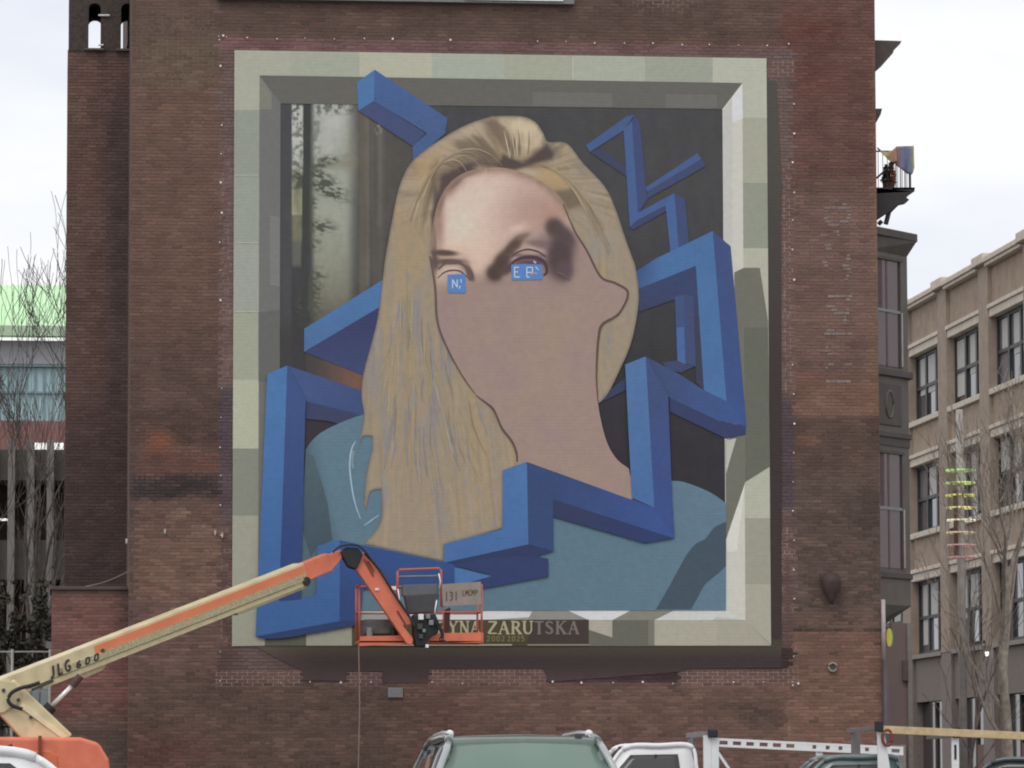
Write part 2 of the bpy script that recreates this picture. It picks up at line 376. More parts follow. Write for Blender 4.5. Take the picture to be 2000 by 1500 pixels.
# stone ledge at the head of the wall
c = MB(); c.box(X(424, D, 5), X(1120, D, 5), D-.16, D+.0, Z(9, D), Z(9, D)+.16); c.build('stone_ledge', mat('grey_ledge', (112,114,112), .8), bld, bevel=.01)
c = MB(); c.box(X(905, D, 5), X(1098, D, 5), D-.20, D-.162, Z(4, D), Z(4, D)+.18); c.build('ledge_flashing', M_WHITE, bld)
# white pegs left round the painting
peg = MB(); peg.tube([(0,.01,0),(0,-.035,0)], .013, 6); peg.tube([(0,-.03,0),(0,-.04,0)], .026, 8)
pegs = []
for k in range(20): pegs.append((428+k*56.4, 73+.9*k*.95))
for k in range(1, 23): pegs.append((431, 72+k*57.2)); pegs.append((1549, 92+k*56.6))
for k in range(1, 20): pegs.append((430+k*58.9, 1333+1.0*math.sin(k)))
pegs += [(442,72),(428,78),(436,70),(1541,86),(1557,1336),(420,1338)]
pm = None
for k, (a, b) in enumerate(pegs):
    if k > 5 and random.random() < .22: continue
    q = P(a+random.uniform(-2, 2), b+random.uniform(-2, 2), D)
    if pm is None:
        o = peg.build('wall_peg', mat('peg_white', (205,202,200), .5), bld); pm = o.data
    else:
        o = bpy.data.objects.new('wall_peg', pm); COL.objects.link(o); o.parent = bld; o.matrix_parent_inverse = parent_inv(bld)
    s = random.choice((.4, .5, .6, .85)); o.scale = (s, 1, s); o.location = (q.x, D-.004, q.z)
for a, b, r_ in ((1626,1303,.085),):
    q = P(a, b, D); m = MB(); m.tube([(q.x+r_*math.cos(t/12*math.tau), D-.03, q.z+r_*math.sin(t/12*math.tau)) for t in range(13)], .022, 8); m.build('anchor_ring', mat('old_plate', (138,122,112), .7), bld, smooth=True)
    m = MB(); m.tube([(q.x, D, q.z), (q.x, D-.02, q.z)], .07, 12); m.build('anchor_plate', M_DGREY, bld)
q = P(1620, 1140, D); m = MB(); m.tube([(q.x, D-.22, q.z-.42), (q.x, D-.2, q.z-.30), (q.x, D-.17, q.z-.18), (q.x, D-.16, q.z), (q.x, D-.16, q.z+.10), (q.x, D-.16, q.z+.2), (q.x, D-.15, q.z+.24)], [.03,.07,.15,.205,.2,.12,.04], 16); m.build('alarm_bell', mat('rust_bell', (64,50,48), .7, var=.2), bld, smooth=True)
m = MB(); m.beam((q.x, D-.16, q.z+.2), (q.x, D, q.z+.24), .06, .06); m.build('bell_arm', MC['rust_bell'], bld)
q = P(772, 1353, D); m = MB(); m.box(q.x-.15, q.x+.15, D-.06, D-.002, q.z-.1, q.z+.1); m.build('junction_box', mat('box_grey', (112,108,108), .6), bld, bevel=.01)
for a, b in ((247,1056),(322,1037),(420,1040),(434,1045)):
    q = P(a, b, D); m = MB(); m.box(q.x-.02, q.x+.02, D-.06, D-.002, q.z-.03, q.z+.035); m.tube([(q.x, D-.04, q.z-.03), (q.x, D-.05, q.z-.06)], .018, 8); m.build('wall_bracket', mat('pale_fitting', (164,156,150), .5), bld, bevel=.006)

# ------------------------------------------------------------------ the mural (paint on the wall, one thin film per painted motif)
mur = thing('wall_mural', 'huge unfinished mural of a blonde woman with half blank face inside a painted stone frame', 'mural', (X(980, D), D-.01, Z(1261, D)))
class Film:
    """pieces of paint traced in photo pixels, laid on the wall plane"""
    def __init__(s, layer): s.Y = D-.010-.005*layer; s.v = []; s.f = []; s.c = []; s.n = []; s.g = 0; s.sat = 1.0; s.gain = 1.0
    def _emit(s, pts, faces, cols):
        o = len(s.v); s.v += pts; s.f += [tuple(i+o for i in f) for f in faces]; s.c += list(cols); s.n += [s.g]*len(pts); s.g += 1
    def flat(s, poly, col):
        pts = [Vector((x, y, 0)) for x, y in poly]
        tri = geometry.tessellate_polygon([pts]); s._emit(list(poly), [tuple(t) for t in tri], [col]*len(poly)); return s
    def stroke(s, pl, wd, col):
        """a brush line of given width (number or list)"""
        pl = smooth(pl, 4) if len(pl) > 2 else pl; n = len(pl); ws = [wd]*n if not isinstance(wd, (list, tuple)) else [np.interp(k/(n-1), np.linspace(0, 1, len(wd)), wd) for k in range(n)]
        pts = []
        for k, (x, y) in enumerate(pl):
            ax, ay = pl[max(k-1, 0)]; bx, by = pl[min(k+1, n-1)]; l = math.hypot(bx-ax, by-ay)+1e-9; nx, ny = -(by-ay)/l, (bx-ax)/l
            pts += [(x+nx*ws[k]/2, y+ny*ws[k]/2), (x-nx*ws[k]/2, y-ny*ws[k]/2)]
        s._emit(pts, [(2*k, 2*k+1, 2*k+3, 2*k+2) for k in range(n-1)], [col]*len(pts)); return s
    def shade(s, poly, fn, cell=4.0):
        """fill an outline with a colour that varies: grid cells, cut at the outline"""
        pl = np.array(poly, float); x0, y0 = pl.min(0)-.01; x1, y1 = pl.max(0)+.01
        nx = int((x1-x0)/cell)+1; ny = int((y1-y0)/cell)+1
        mark = np.zeros((ny+1, nx+1), bool); m = len(pl)
        for k in range(m):
            a, b = pl[k], pl[(k+1) % m]; t = np.linspace(0, 1, int(np.hypot(*(b-a))/cell*6)+2)[:, None]; q = a+(b-a)*t
            mark[((q[:, 1]-y0)/cell).astype(int), ((q[:, 0]-x0)/cell).astype(int)] = True
        cx = x0+(np.arange(nx)+.5)*cell; cy = y0+(np.arange(ny)+.5)*cell; gx, gy = np.meshgrid(cx, cy); ins = np.zeros(gx.shape, bool)
        for k in range(m):
            (ax, ay), (bx, by) = pl[k], pl[(k+1) % m]
            if ay == by: continue
            cr = ((ay > gy) != (by > gy)) & (gx < (bx-ax)*(gy-ay)/(by-ay)+ax); ins ^= cr
        full = ins & ~mark[:ny, :nx]; jj, ii = np.where(full)
        vid = -np.ones((ny+1, nx+1), int); us = np.zeros((ny+1, nx+1), bool)
        for dj, di in ((0,0),(0,1),(1,1),(1,0)): us[jj+dj, ii+di] = True
        vj, vi = np.where(us); vid[vj, vi] = np.arange(len(vj))
        pts = list(zip((x0+vi*cell).tolist(), (y0+vj*cell).tolist()))
        fs = np.stack([vid[jj, ii], vid[jj, ii+1], vid[jj+1, ii+1], vid[jj+1, ii]], 1).tolist() if len(jj) else []
        base = [tuple(p) for p in pl.tolist()]
        for j, i in zip(*np.where(mark[:ny, :nx])):
            q = base
            for ax, lim, sg in ((0, x0+i*cell, 1), (0, x0+(i+1)*cell, -1), (1, y0+j*cell, 1), (1, y0+(j+1)*cell, -1)):
                r = []
                for k in range(len(q)):
                    a, b = q[k], q[(k+1) % len(q)]; da = (a[ax]-lim)*sg; db = (b[ax]-lim)*sg
                    if da >= 0: r.append(a)
                    if (da > 0 and db < 0) or (da < 0 and db > 0):
                        t = da/(da-db); r.append((a[0]+(b[0]-a[0])*t, a[1]+(b[1]-a[1])*t))
                q = r
                if len(q) < 3: break
            if len(q) >= 3:
                tri = geometry.tessellate_polygon([[Vector((a, b, 0)) for a, b in q]]) if len(q) > 4 else [tuple(range(len(q)))]
                o = len(pts); pts += q; fs += [tuple(o+k for k in t) for t in tri]
        a = np.array(pts); s._emit(pts, fs, fn(a[:, 0], a[:, 1]).tolist()); return s
    def build(s, name, parent=None):
        a = np.array(s.v, float); d = np.stack([(a[:, 0]-1000)/F, -(a[:, 1]-750)/F, -np.ones(len(a))], 1) @ np.array(CROT).T
        yy = s.Y-.0042*np.array(s.n)/max(s.g, 1)          # later strokes lie a hair in front of earlier ones
        w3 = np.array(EYE)+d*((yy-EYE.y)/d[:, 1])[:, None]; w3[:, 1] = yy
        me = bpy.data.meshes.new(name); me.from_pydata(w3.tolist(), [], s.f)
        import bmesh
        bm = bmesh.new(); bm.from_mesh(me); bmesh.ops.recalc_face_normals(bm, faces=bm.faces)
        for f in bm.faces:
            f.normal_update()
            if f.normal.y > 0: f.normal_flip()
        bm.to_mesh(me); bm.free()
        cc = np.array(s.c, float); lm = (cc @ np.array([.3, .59, .11]))[:, None]; cc = (lm+(cc-lm)*s.sat)*s.gain
        c4 = np.ones((len(a), 4), np.float32); c4[:, :3] = alb(cc)
        me.color_attributes.new('Col', 'FLOAT_COLOR', 'POINT').data.foreach_set('color', c4.ravel())
        return link(me, name, M_PAINT, parent or mur)
    def build_each(s, name, groups=None):
        """one part for every piece, or for every listed run of pieces"""
        n = np.array(s.n); runs = groups or [[k] for k in range(s.g)]
        for r in runs:
            f = Film(0); f.sat, f.gain = s.sat, s.gain; m = np.isin(n, r); f.Y = s.Y-.0042*r[0]/max(s.g, 1); ix = np.cumsum(m)-1
            f.v = [v for v, k in zip(s.v, m) if k]; f.c = [c for c, k in zip(s.c, m) if k]; f.f = [tuple(int(ix[i]) for i in q) for q in s.f if m[q[0]]]
            f.n = [r.index(k) for k, z_ in zip(s.n, m) if z_]; f.g = max(s.g, len(r)); f.build(name)
def smooth(pl, n=4, closed=False):
    p = [np.array(q, float) for q in pl]; m = len(p); out = []
    for k in range(m if closed else m-1):
        a = p[(k-1) % m] if closed or k > 0 else p[k]; b = p[k]; c = p[(k+1) % m]; d = p[(k+2) % m] if closed or k+2 < m else c
        for t in np.linspace(0, 1, n, endpoint=False):
            out.append(tuple(.5*((2*b)+(-a+c)*t+(2*a-5*b+4*c-d)*t*t+(-a+3*b-3*c+d)*t**3)))
    if not closed: out.append(tuple(p[-1]))
    return out
def lerp2(a, b, t): return (a[0]+(b[0]-a[0])*t, a[1]+(b[1]-a[1])*t)

# faded lettering left on the right-hand strip of wall, worn away course by course
rr = random.Random(77)
for st in GHOST:
    f = Film(-1); d = 0
    for (ax_, ay_), (bx_, by_) in zip(st[:-1], st[1:]):
        n_ = max(1, int(math.hypot(bx_-ax_, by_-ay_)/2.4))
        for k in range(n_):
            if rr.random() < .2: continue
            x_ = ax_+(bx_-ax_)*k/n_+rr.uniform(-1.2, 1.2); y_ = round((ay_+(by_-ay_)*k/n_+rr.uniform(-1.2, 1.2))/6.65)*6.65; w_ = rr.uniform(2.5, 5); v = rr.uniform(-10, 12)
            f.flat([(x_-w_, y_-2.4), (x_+w_, y_-2.4), (x_+w_, y_+2.4), (x_-w_, y_+2.4)], (115+v+6*(y_ > 560), 99+v+6*(y_ > 560), 94+v+6*(y_ > 560)))
    if f.g: tag(f.build('faded_letter', bld), kind='stuff')

# painted cast shadow of the frame on the wall
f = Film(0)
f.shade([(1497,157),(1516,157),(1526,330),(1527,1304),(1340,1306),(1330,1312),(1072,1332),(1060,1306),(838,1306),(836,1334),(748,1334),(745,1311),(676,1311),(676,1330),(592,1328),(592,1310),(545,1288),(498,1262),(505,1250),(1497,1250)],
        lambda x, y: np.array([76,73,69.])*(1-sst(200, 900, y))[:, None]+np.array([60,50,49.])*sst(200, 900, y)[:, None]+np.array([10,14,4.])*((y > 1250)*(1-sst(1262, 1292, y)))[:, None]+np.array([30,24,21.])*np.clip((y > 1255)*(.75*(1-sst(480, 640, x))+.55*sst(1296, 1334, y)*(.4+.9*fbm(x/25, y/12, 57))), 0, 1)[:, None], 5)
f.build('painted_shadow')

# the picture field: dark wood, pale forest light on its left
TL, TR, BR, BL_ = (548,202), (1411,213), (1418,1192), (545,1192)
def field(x, y):
    c = np.zeros(x.shape+(3,))+np.array([70,70,71.]); c = mixc(c, (50,48,52), sst(300, 950, y))
    yy = np.array([200, 270, 330, 450, 540, 600, 640, 700]); lc = np.stack([np.interp(y, yy, [186,180,170,162,142,116,90,66]), np.interp(y, yy, [187,182,174,165,143,114,86,64]), np.interp(y, yy, [180,172,160,148,124,98,76,62])], -1)
    n = fbm(x/9, y/22, 61); nv = vnoise(x/6, y/300, 62)
    prof = sst(604, 618, x)*(1-sst(672, 706, x))*.85+rectw(x, y, 570, 592, 150, 420, 1.5)*.95
    prof = prof+rectw(x, y, 570, 592, 420, 520, 6)*.35
    prof = np.clip(prof, 0, 1)*(1-sst(630, 690, y)*.9)
    tr = sst(690, 712, x)*(1-sst(735, 860, x))
    c = mixc(c, (96,91,82), tr*(.35+.65*nv)*(1-sst(520, 680, y)*.6)); c = mixc(c, (82,77,73), sst(735, 760, x)*(1-sst(790, 880, x))*.8)
    c = mixc(c, (108,104,92), rectw(x, y, 716, 721, 200, 560, 3)*.7+rectw(x, y, 738, 746, 200, 440, 4)*.5)
    c = c*(1-prof[..., None])+lc*prof[..., None]
    c = mixc(c, (118,116,84), rectw(x, y, 571, 591, 335, 470, 6)*(.4+.6*n))
    c = mixc(c, (122,118,100), blob(x, y, 688, 300, 14, 60)*.6+blob(x, y, 660, 320, 30, 12)*.5)
    lv = fbm(x/7, y/8, 64, 3)
    spk = (sst(.42, .62, lv)*(rectw(x, y, 570, 700, 196, 222, 6)+rectw(x, y, 570, 592, 196, 335, 4)*.9+rectw(x, y, 606, 625, 225, 330, 6)*.6))
    c = mixc(c, (92,94,86), spk*.85)
    rag = .1+1.9*sst(.3, .7, fbm((x+y*.3)/9, (y-x*.25)/4.5, 66))
    br = blob(x, y, 635, 316, 26, 8, -18)+blob(x, y, 636, 362, 34, 13, 24)*1.2+blob(x, y, 620, 345, 18, 16, 0)*.9+blob(x, y, 622, 441, 26, 12, 12)*1.1+blob(x, y, 612, 478, 14, 10)*.8+blob(x, y, 616, 548, 16, 20, 20)+blob(x, y, 604, 600, 20, 40)*.9+blob(x, y, 582, 350, 12, 20)*.9+blob(x, y, 650, 380, 26, 7, 20)*.8+blob(x, y, 612, 398, 8, 14)*.6
    c = mixc(c, (78,80,70), np.clip(br*rag, 0, 1)*.95)
    c = mixc(c, (62,64,62), sst(0, 1, 7.5-np.abs(x-(600-(y-200)*.014)))*(1-sst(560, 640, y)*.5))
    c = mixc(c, (72,72,74), (1-sst(567, 571, x)))
    c = mixc(c, (100,92,78), rectw(x, y, 702, 712, 190, 600, 3)*.6+rectw(x, y, 726, 732, 220, 600, 3)*.5*nv); c = mixc(c, (176,174,160), rectw(x, y, 733, 744, 236, 262, 5)*sst(.4, .7, fbm(x/4, y/6, 69))*.6)
    c = c*(.94+.12*fbm(x/14, y/30, 70))[..., None]
    c = mixc(c, (90,88,86), rectw(x, y, 735, 765, 452, 462, 5)*.35*fbm(x/8, y/3, 68))
    c = mixc(c, (62,60,60), sst(600, 680, y)*(1-sst(590, 620, x))*.8)
    return c
f = Film(1); f.shade([TL, (760,205), (900,207), (900,700), (700,760), (545,760)], field, 2.0)
f.shade([(900,207), TR, BR, BL_, (545,760), (700,760), (900,700)], field, 9.0); f.build('painted_forest')

# stone frame: blocks of slightly different tone, bevel, painted light and shade
f = Film(2); f.sat = 1.08
OT, OTR, OBR, OBL = (458,98), (1497,114), (1506,1260), (453,1262)
IT, ITR, IBR, IBL = (507,147), (1450,162), (1456,1211), (504,1211)
yat = lambda a, b, x: a[1]+(b[1]-a[1])*(x-a[0])/(b[0]-a[0])
xat = lambda a, b, y: a[0]+(b[0]-a[0])*(y-a[1])/(b[1]-a[1])
xs = [458,567,702,844,985,1119,1260,1392,1497]; tn = [(164,164,150),(157,161,146),(173,171,154),(160,165,152),(158,160,144),(162,166,153),(151,155,142),(174,175,160)]
for k in range(8):
    a, b = xs[k], xs[k+1]; lo = [(max(a, 507) if k else 507, 0), (min(b, 1450), 0)]
    f.flat([(a, yat(OT, OTR, a)), (b, yat(OT, OTR, b)), (lo[1][0], yat(IT, ITR, lo[1][0])), (lo[0][0], yat(IT, ITR, lo[0][0]))], tn[k])
ys = [98,215,342,474,609,742,876,1007,1262]; tn = [(164,164,150),(142,146,136),(146,151,140),(151,154,145),(154,157,140),(171,173,154),(129,131,120),(151,151,137)]
for k in range(8):
    a, b = ys[k], ys[k+1]; a2 = max(a, 147); b2 = min(b, 1211)
    f.flat([(xat(OT, OBL, a), a), (xat(IT, IBL, a2), a2), (xat(IT, IBL, b2), b2), (xat(OT, OBL, b), b)], tn[k])
ys = [114,230,357,485,1012,1141,1260]; tn = [(174,175,160),(160,160,145),(141,144,130),(172,172,157),(150,148,134),(163,160,146)]
for k in range(6):
    a, b = ys[k], ys[k+1]; a2 = max(a, 162); b2 = min(b, 1211)
    f.flat([(xat(ITR, IBR, a2), a2), (xat(OTR, OBR, a), a), (xat(OTR, OBR, b), b), (xat(ITR, IBR, b2), b2)], tn[k])
xs = [453,517,598,687,1150,1278,1400,1506]; tn = [(152,150,135),(92,92,80),(152,150,136),(76,74,60),(166,161,148),(164,161,146),(160,156,142)]
for k in range(7):
    a, b = xs[k], xs[k+1]
    f.flat([(max(a, 504), 1211), (min(b, 1456), 1211), (b, 1261), (a, 1262 if k == 0 else 1261)], tn[k])
f.flat([IT, ITR, TR, TL], (98,97,92)); f.flat([IT, TL, BL_, IBL], (108,108,106)); f.flat([ITR, IBR, BR, TR], (194,192,182)); 
f.flat([IBL, BL_, BR, IBR], (196,197,192))
f.build('painted_stone_frame')
f = Film(3)
for a, b, t in ((1040,1196,.45), (1300,1400,.5)): f.flat([(a, yat(IT, ITR, a)+24), (b, yat(IT, ITR, b)+24), (b, yat(TL, TR, b)-1), (a, yat(TL, TR, a)-1)], (106,105,100))
f.flat([(1430,190), (1450,164), (1451,232), (1430,240)], (212,212,210)); f.flat([(1411,218),(1430,196),(1430,470),(1413,520)], (186,184,178))
f.flat([(507,150),(530,180),(531,214),(507,214)], (122,122,112)); f.flat([(527,420),(547,424),(546,560),(527,556)], (118,118,116)); f.flat([(505,610),(546,605),(546,745),(505,745)], (98,98,95))
f.flat([(1434,532),(1453,523),(1484,523),(1500,627),(1504,911),(1456,941),(1418,1054),(1417,860),(1440,850)], (108,108,98))
f.flat([(1453,640),(1500,640),(1504,911),(1456,941)], (98,99,88))
f.flat([(1418,860),(1438,856),(1418,925)], (178,177,166))
f.flat([(1418,1054),(1456,941),(1440,1076),(1420,1080)], (206,204,194))
f.flat([(1392,1211),(1400,1205),(1460,1211)], (180,178,170))
# bottom: shade thrown across the sill and the lower face
f.flat([(545,1192),(1078,1204),(1018,1211),(504,1211)], (150,150,144)); f.flat([(760,1193),(1000,1193),(1075,1203),(960,1210),(760,1210)], (214,214,206))
f.flat([(1040,1193),(1115,1193),(1165,1200),(1150,1211),(1076,1211),(1030,1211)], (140,136,128)); f.flat([(1108,1192),(1232,1192),(1196,1211),(1150,1211)], (212,212,214))
f.flat([(1232,1192),(1316,1192),(1278,1211),(1196,1211)], (130,128,116))
f.flat([(1196,1211),(1278,1211),(1278,1260),(1150,1260),(1150,1230),(1196,1245)], (100,100,90)); f.flat([(1266,1211),(1278,1211),(1278,1260),(1266,1260)], (116,114,104))
for x0, y0, y1 in ((1119,112,155),): f.flat([(x0-1,y0),(x0+1,y0),(x0+1,y1),(x0-1,y1)], (186,186,172))
for y0 in (342,474,609): f.flat([(458,y0-1),(505,y0-1),(505,y0+1),(458,y0+1)], (170,172,160))
f.build_each('painted_light_patch')

# blue angular band
LB, MBl, DB = (70,118,178), (62,88,144), (58,68,112)
def grad(c0, c1, a, b, axis=1):
    def fn(x, y):
        t = sst(a, b, y if axis else x)[:, None]; n = (.97+.06*fbm(x/40, y/40, 71))[:, None]; return (np.array(c0, float)*(1-t)+np.array(c1, float)*t)*n
    return fn
f = Film(4); f.sat = .80; f.gain = .94   # behind the figure
f.flat([(1144,284),(1224,227),(1239,224),(1219,254),(1152,297)], (70,96,150)); f.flat([(1152,297),(1173,290),(1224,326),(1226,346)], (66,72,104))
f.flat([(1218,254),(1234,236),(1246,419),(1230,443)], (70,100,158)); f.flat([(1234,236),(1239,224),(1250,242),(1262,366),(1264,388),(1246,419)], (66,80,128))
f.flat([(1261,366),(1362,299),(1370,310),(1264,374)], (70,98,155)); f.flat([(1264,374),(1370,310),(1377,320),(1377,325),(1264,388)], (66,78,120))
f.flat([(1230,443),(1243,417),(1317,377),(1300,401),(1244,430)], (70,100,160)); f.flat([(1230,443),(1244,430),(1300,401),(1305,410),(1236,449)], (62,74,116))
f.flat([(1300,401),(1317,377),(1326,490),(1310,500)], (70,104,166)); f.flat([(1317,377),(1338,389),(1346,480),(1326,490)], (64,80,128))
f.shade([(1248,561),(1359,519),(1375,762),(1360,748),(1358,715),(1350,600),(1335,579),(1317,585),(1248,609)], grad((58,72,116), (64,66,90), 560, 640), 5)
f.flat([(1318,579),(1335,575),(1339,711),(1323,706)], (64,86,138)); f.flat([(1335,575),(1354,579),(1359,714),(1339,711)], (66,80,126))
f.flat([(1321,640),(1336,638),(1339,711),(1323,706)], (70,108,172)); f.flat([(1293,708),(1323,704),(1340,712),(1359,714),(1330,728),(1305,722)], (62,76,118))
f.shade([(1242,530),(1279,506),(1392,451),(1419,783),(1375,762),(1359,519),(1245,565)], grad((62,92,148), LB, 1240, 1300, 0), 6)
f.shade([(1392,451),(1427,481),(1458,830),(1456,850),(1419,783)], grad((64,84,140), (58,86,152), 450, 830), 6)
f.shade([(1261,696),(1324,729),(1375,762),(1419,783),(1458,831),(1404,822),(1308,777),(1300,770)], grad((64,82,130), (60,90,156), 1260, 1440, 0), 5)
f.flat([(1308,777),(1404,822),(1456,832),(1456,849),(1419,857),(1308,804)], (56,66,112))
f.flat([(1190,762),(1222,738),(1222,762),(1171,787)], (58,68,106))
f.flat([(697,161),(732,136),(730,197),(700,216)], (74,122,182)); f.shade([(732,136),(874,231),(870,260),(807,316),(805,287),(834,260),(730,197)], grad((68,104,168), (70,98,152), 140, 260), 5); f.flat([(730,197),(831,260),(807,286),(700,216)], (70,82,128))
f.shade([(594,642),(747,547),(760,598),(744,598),(594,687)], grad((72,124,186), (72,116,172), 560, 680), 6); f.shade([(594,687),(744,598),(760,665),(730,730),(708,732),(606,692)], grad((60,66,112), (62,76,124), 610, 730), 5)
f.shade([(561,714),(722,768),(722,815),(702,810),(597,783),(597,800),(585,800)], grad((66,92,150), (64,84,136), 560, 710, 0), 5); f.flat([(597,783),(704,810),(695,838),(640,822),(597,818)], (62,70,108))
f.build('blue_band_behind')
f = Film(3); f.shade([(597,690),(612,692),(720,735),(720,780),(597,730)], grad((70,66,64), (112,84,72), 600, 700, 0), 5)
f.build('painted_timber')

# sweater
def knit(x, y):
    c = np.zeros(x.shape+(3,))+np.array([93,116,131.]); c = mixc(c, (88,118,128), fbm(x/60, y/60, 81)*.7); c = mixc(c, (98,120,140), sst(1200, 1400, x)*.5)
    c = mixc(c, (96,124,140), (1-sst(640, 760, x))*.4); c = mixc(c, (78,98,106), (1-sst(600, 640, x+.25*(900-y)))*.8)
    return c*(.97+.06*fbm(x/5, y/5, 83))[:, None]
f = Film(5)
f.shade(smooth([(597,879),(608,862),(630,843),(669,824),(705,811),(730,806)])+[(760,900),(760,1090),(663,1057),(620,1068),(618,1164),(583,1173),(590,1000)], knit, 5)
f.shade([(1060,960),(1314,939)]+smooth([(1314,939),(1338,942),(1386,961),(1418,983)])+[(1418,1192),(700,1193),(700,1040),(1000,1040)], knit, 7)
f.build('painted_sweater')
f = Film(6); f.shade([(597,880),(612,890),(628,940),(640,985),(649,1054),(618,1068),(607,1088),(592,1040)], grad((80,98,104), (68,84,94), 880, 1050), 5)
f.flat(smooth([(1281,1190),(1310,1140),(1340,1085),(1359,1062),(1378,1052),(1395,1030),(1418,1019)], 3)+[(1418,1105)]+smooth([(1418,1105),(1400,1122),(1378,1140),(1362,1168),(1350,1190)], 3), (68,82,94))
f.stroke([(694,862),(686,880),(683,910),(687,950),(694,985),(704,1013)], [2, 3, 3, 2.5, 1.5], (158,180,196)); f.stroke([(711,1027),(726,1016),(740,1006)], [2, 3, 2], (140,165,182)); f.stroke([(690,880),(688,900),(690,915)], 5, (120,140,150))
f.build_each('painted_fold')

# hair
HAIR = smooth([(960,227),(1017,227),(1045,238),(1060,258),(1071,277),(1107,280),(1140,320),(1182,365),(1203,410),(1221,464),(1234,500),(1242,525),(1248,579),(1242,630),(1230,678),(1209,726),(1188,768),(1171,787)], 4) \
     + [(1150,780),(1100,700),(1000,930),(984,1031),(868,1064),(867,1094)] + smooth([(867,1096),(820,1086),(760,1073),(711,1062)], 3) \
     + smooth([(711,1062),(738,1030),(746,1000),(744,955)], 3)+smooth([(744,955),(723,961),(715,994),(711,985),(715,928),(726,880),(727,852)], 3)+smooth([(727,852),(708,853),(701,880)], 3)+smooth([(701,880),(704,850),(711,810),(706,774),(710,729),(726,669),(738,618),(748,540),(753,500),(765,434),(777,374),(795,329),(819,302),(870,266),(915,242),(960,227)], 4)
def hair(x, y):
    c = np.zeros(x.shape+(3,))+np.array([155,140,119.])
    u = x-((y-500)/560.0)**2*np.where(y > 500, (x-740)/6, 0)-np.where(y < 500, (500-y)**1.5/60*np.sign(1000-x)*-.6, 0)
    s1 = fbm(u/5.0, y/110, 91, 3); s2 = fbm(u/14.0, y/170, 93, 2); s3 = fbm(u/30, y/120, 95, 2)
    low = sst(400, 520, y)
    c = mixc(c, (164,144,112), sst(.45, .75, s2)*.8); c = mixc(c, (140,134,136), sst(.55, .8, s3)*.6*low)
    c = mixc(c, (128,134,150), sst(.66, .82, fbm(u/7, y/60, 97))*.55*low); c = mixc(c, (172,152,124), sst(.6, .85, s1)*.5); c = mixc(c, (132,118,98), sst(.38, .2, s1)*.35)
    # crown: combed lobes of light and shade
    ang = np.arctan2(y-345, x-1000); rd = np.hypot(x-1000, y-345); st = fbm(ang*26, rd/90, 99); top = 1-sst(380, 470, y)
    c = mixc(c, (182,164,136), top*sst(.45, .8, st)*.55); c = mixc(c, (122,106,88), top*sst(.5, .25, st)*.45)
    for t in ((1018,250,38,20,15,(204,188,158),1),(1030,290,28,24,0,(186,168,138),.9),(905,262,52,13,-24,(184,166,140),.9),(850,300,34,15,-34,(178,156,124),.9),(830,335,26,26,-30,(176,146,110),.8),
              (968,254,13,28,-32,(126,110,92),1),(930,292,10,30,-48,(112,96,82),.85),(908,288,7,26,-55,(104,90,76),.7),(895,318,26,12,-20,(120,104,86),.9),(955,312,14,16,0,(112,96,80),.9),(985,275,6,40,-8,(206,188,160),.7),(1004,285,3.5,26,8,(96,84,72),.8),(1014,290,3.5,22,8,(110,96,80),.7),
              (1000,322,62,7,4,(88,74,68),1.2),(905,330,34,8,-22,(88,74,70),1.2),(872,352,15,16,-40,(86,72,72),1.2),(852,400,7,55,-4,(84,70,68),.9),(1062,300,24,11,-12,(92,80,72),1.1),(1045,312,34,7,-12,(92,80,72),1),(1070,286,12,9,30,(120,110,98),.7),
              (1075,348,46,17,28,(180,152,112),1),(1040,338,34,8,14,(182,166,142),.9),(1112,386,36,12,32,(112,96,82),1),(1085,372,40,9,28,(138,120,94),.8),(1135,330,26,9,45,(128,116,100),.6),(1160,420,60,24,60,(160,147,132),.7),(1175,480,22,30,20,(146,142,146),.5),
              (842,370,4,50,12,(108,94,72),.9),(832,400,4,45,8,(120,106,82),.7),(822,380,6,40,12,(188,168,132),.6),(846,440,6,40,0,(160,146,114),.6)):
        c = mixc(c, t[5], blob(x, y, *t[:5])*t[6])
    for pl, cc, a in (([(948,239),(966,234),(987,249),(998,286),(990,303),(979,286),(969,265)], (120,104,86), .85), ([(922,264),(943,270),(961,288),(977,304),(974,322),(938,316),(941,296),(932,278)], (114,98,82), .8),
                      ([(893,274),(917,278),(932,292),(934,306),(916,316),(890,322),(902,300)], (128,112,92), .7), ([(982,300),(1021,320),(1052,297),(1068,281),(1080,300),(1078,310),(1034,322),(1005,332),(972,327)], (84,72,66), .95),
                      ([(860,361),(880,338),(909,325),(930,330),(896,350),(870,368),(862,392),(852,430),(846,480),(842,420)], (86,72,70), .95), ([(1047,370),(1078,385),(1109,410),(1148,394),(1125,364),(1099,375)], (118,102,84), .8), ([(1047,338),(1078,329),(1104,344),(1114,366),(1080,374),(1052,356)], (178,150,110), .7),
                      ([(1000,236),(1040,240),(1058,262),(1056,285),(1035,292),(1012,282),(998,258)], (206,188,156), .55)):
        c = mixc(c, cc, softpoly(x, y, pl, 5)*a)
    dl = segdist(x, y, HAIR+[HAIR[0]]); c = mixc(c, (104,98,92), np.exp(-(dl/3.2)**2)*.6)
    return c
def softpoly(x, y, pl, soft):
    ins = np.zeros(x.shape, bool); m = len(pl)
    for k in range(m):
        (ax_, ay_), (bx_, by_) = pl[k], pl[(k+1) % m]
        if ay_ != by_: ins ^= ((ay_ > y) != (by_ > y)) & (x < (bx_-ax_)*(y-ay_)/(by_-ay_)+ax_)
    d = segdist(x, y, list(pl)+[pl[0]]); return sst(-soft, soft, np.where(ins, d, -d))
f = Film(7); f.sat = .95; f.gain = .97; f.shade(HAIR, hair, 2.6); f.build('painted_hair')
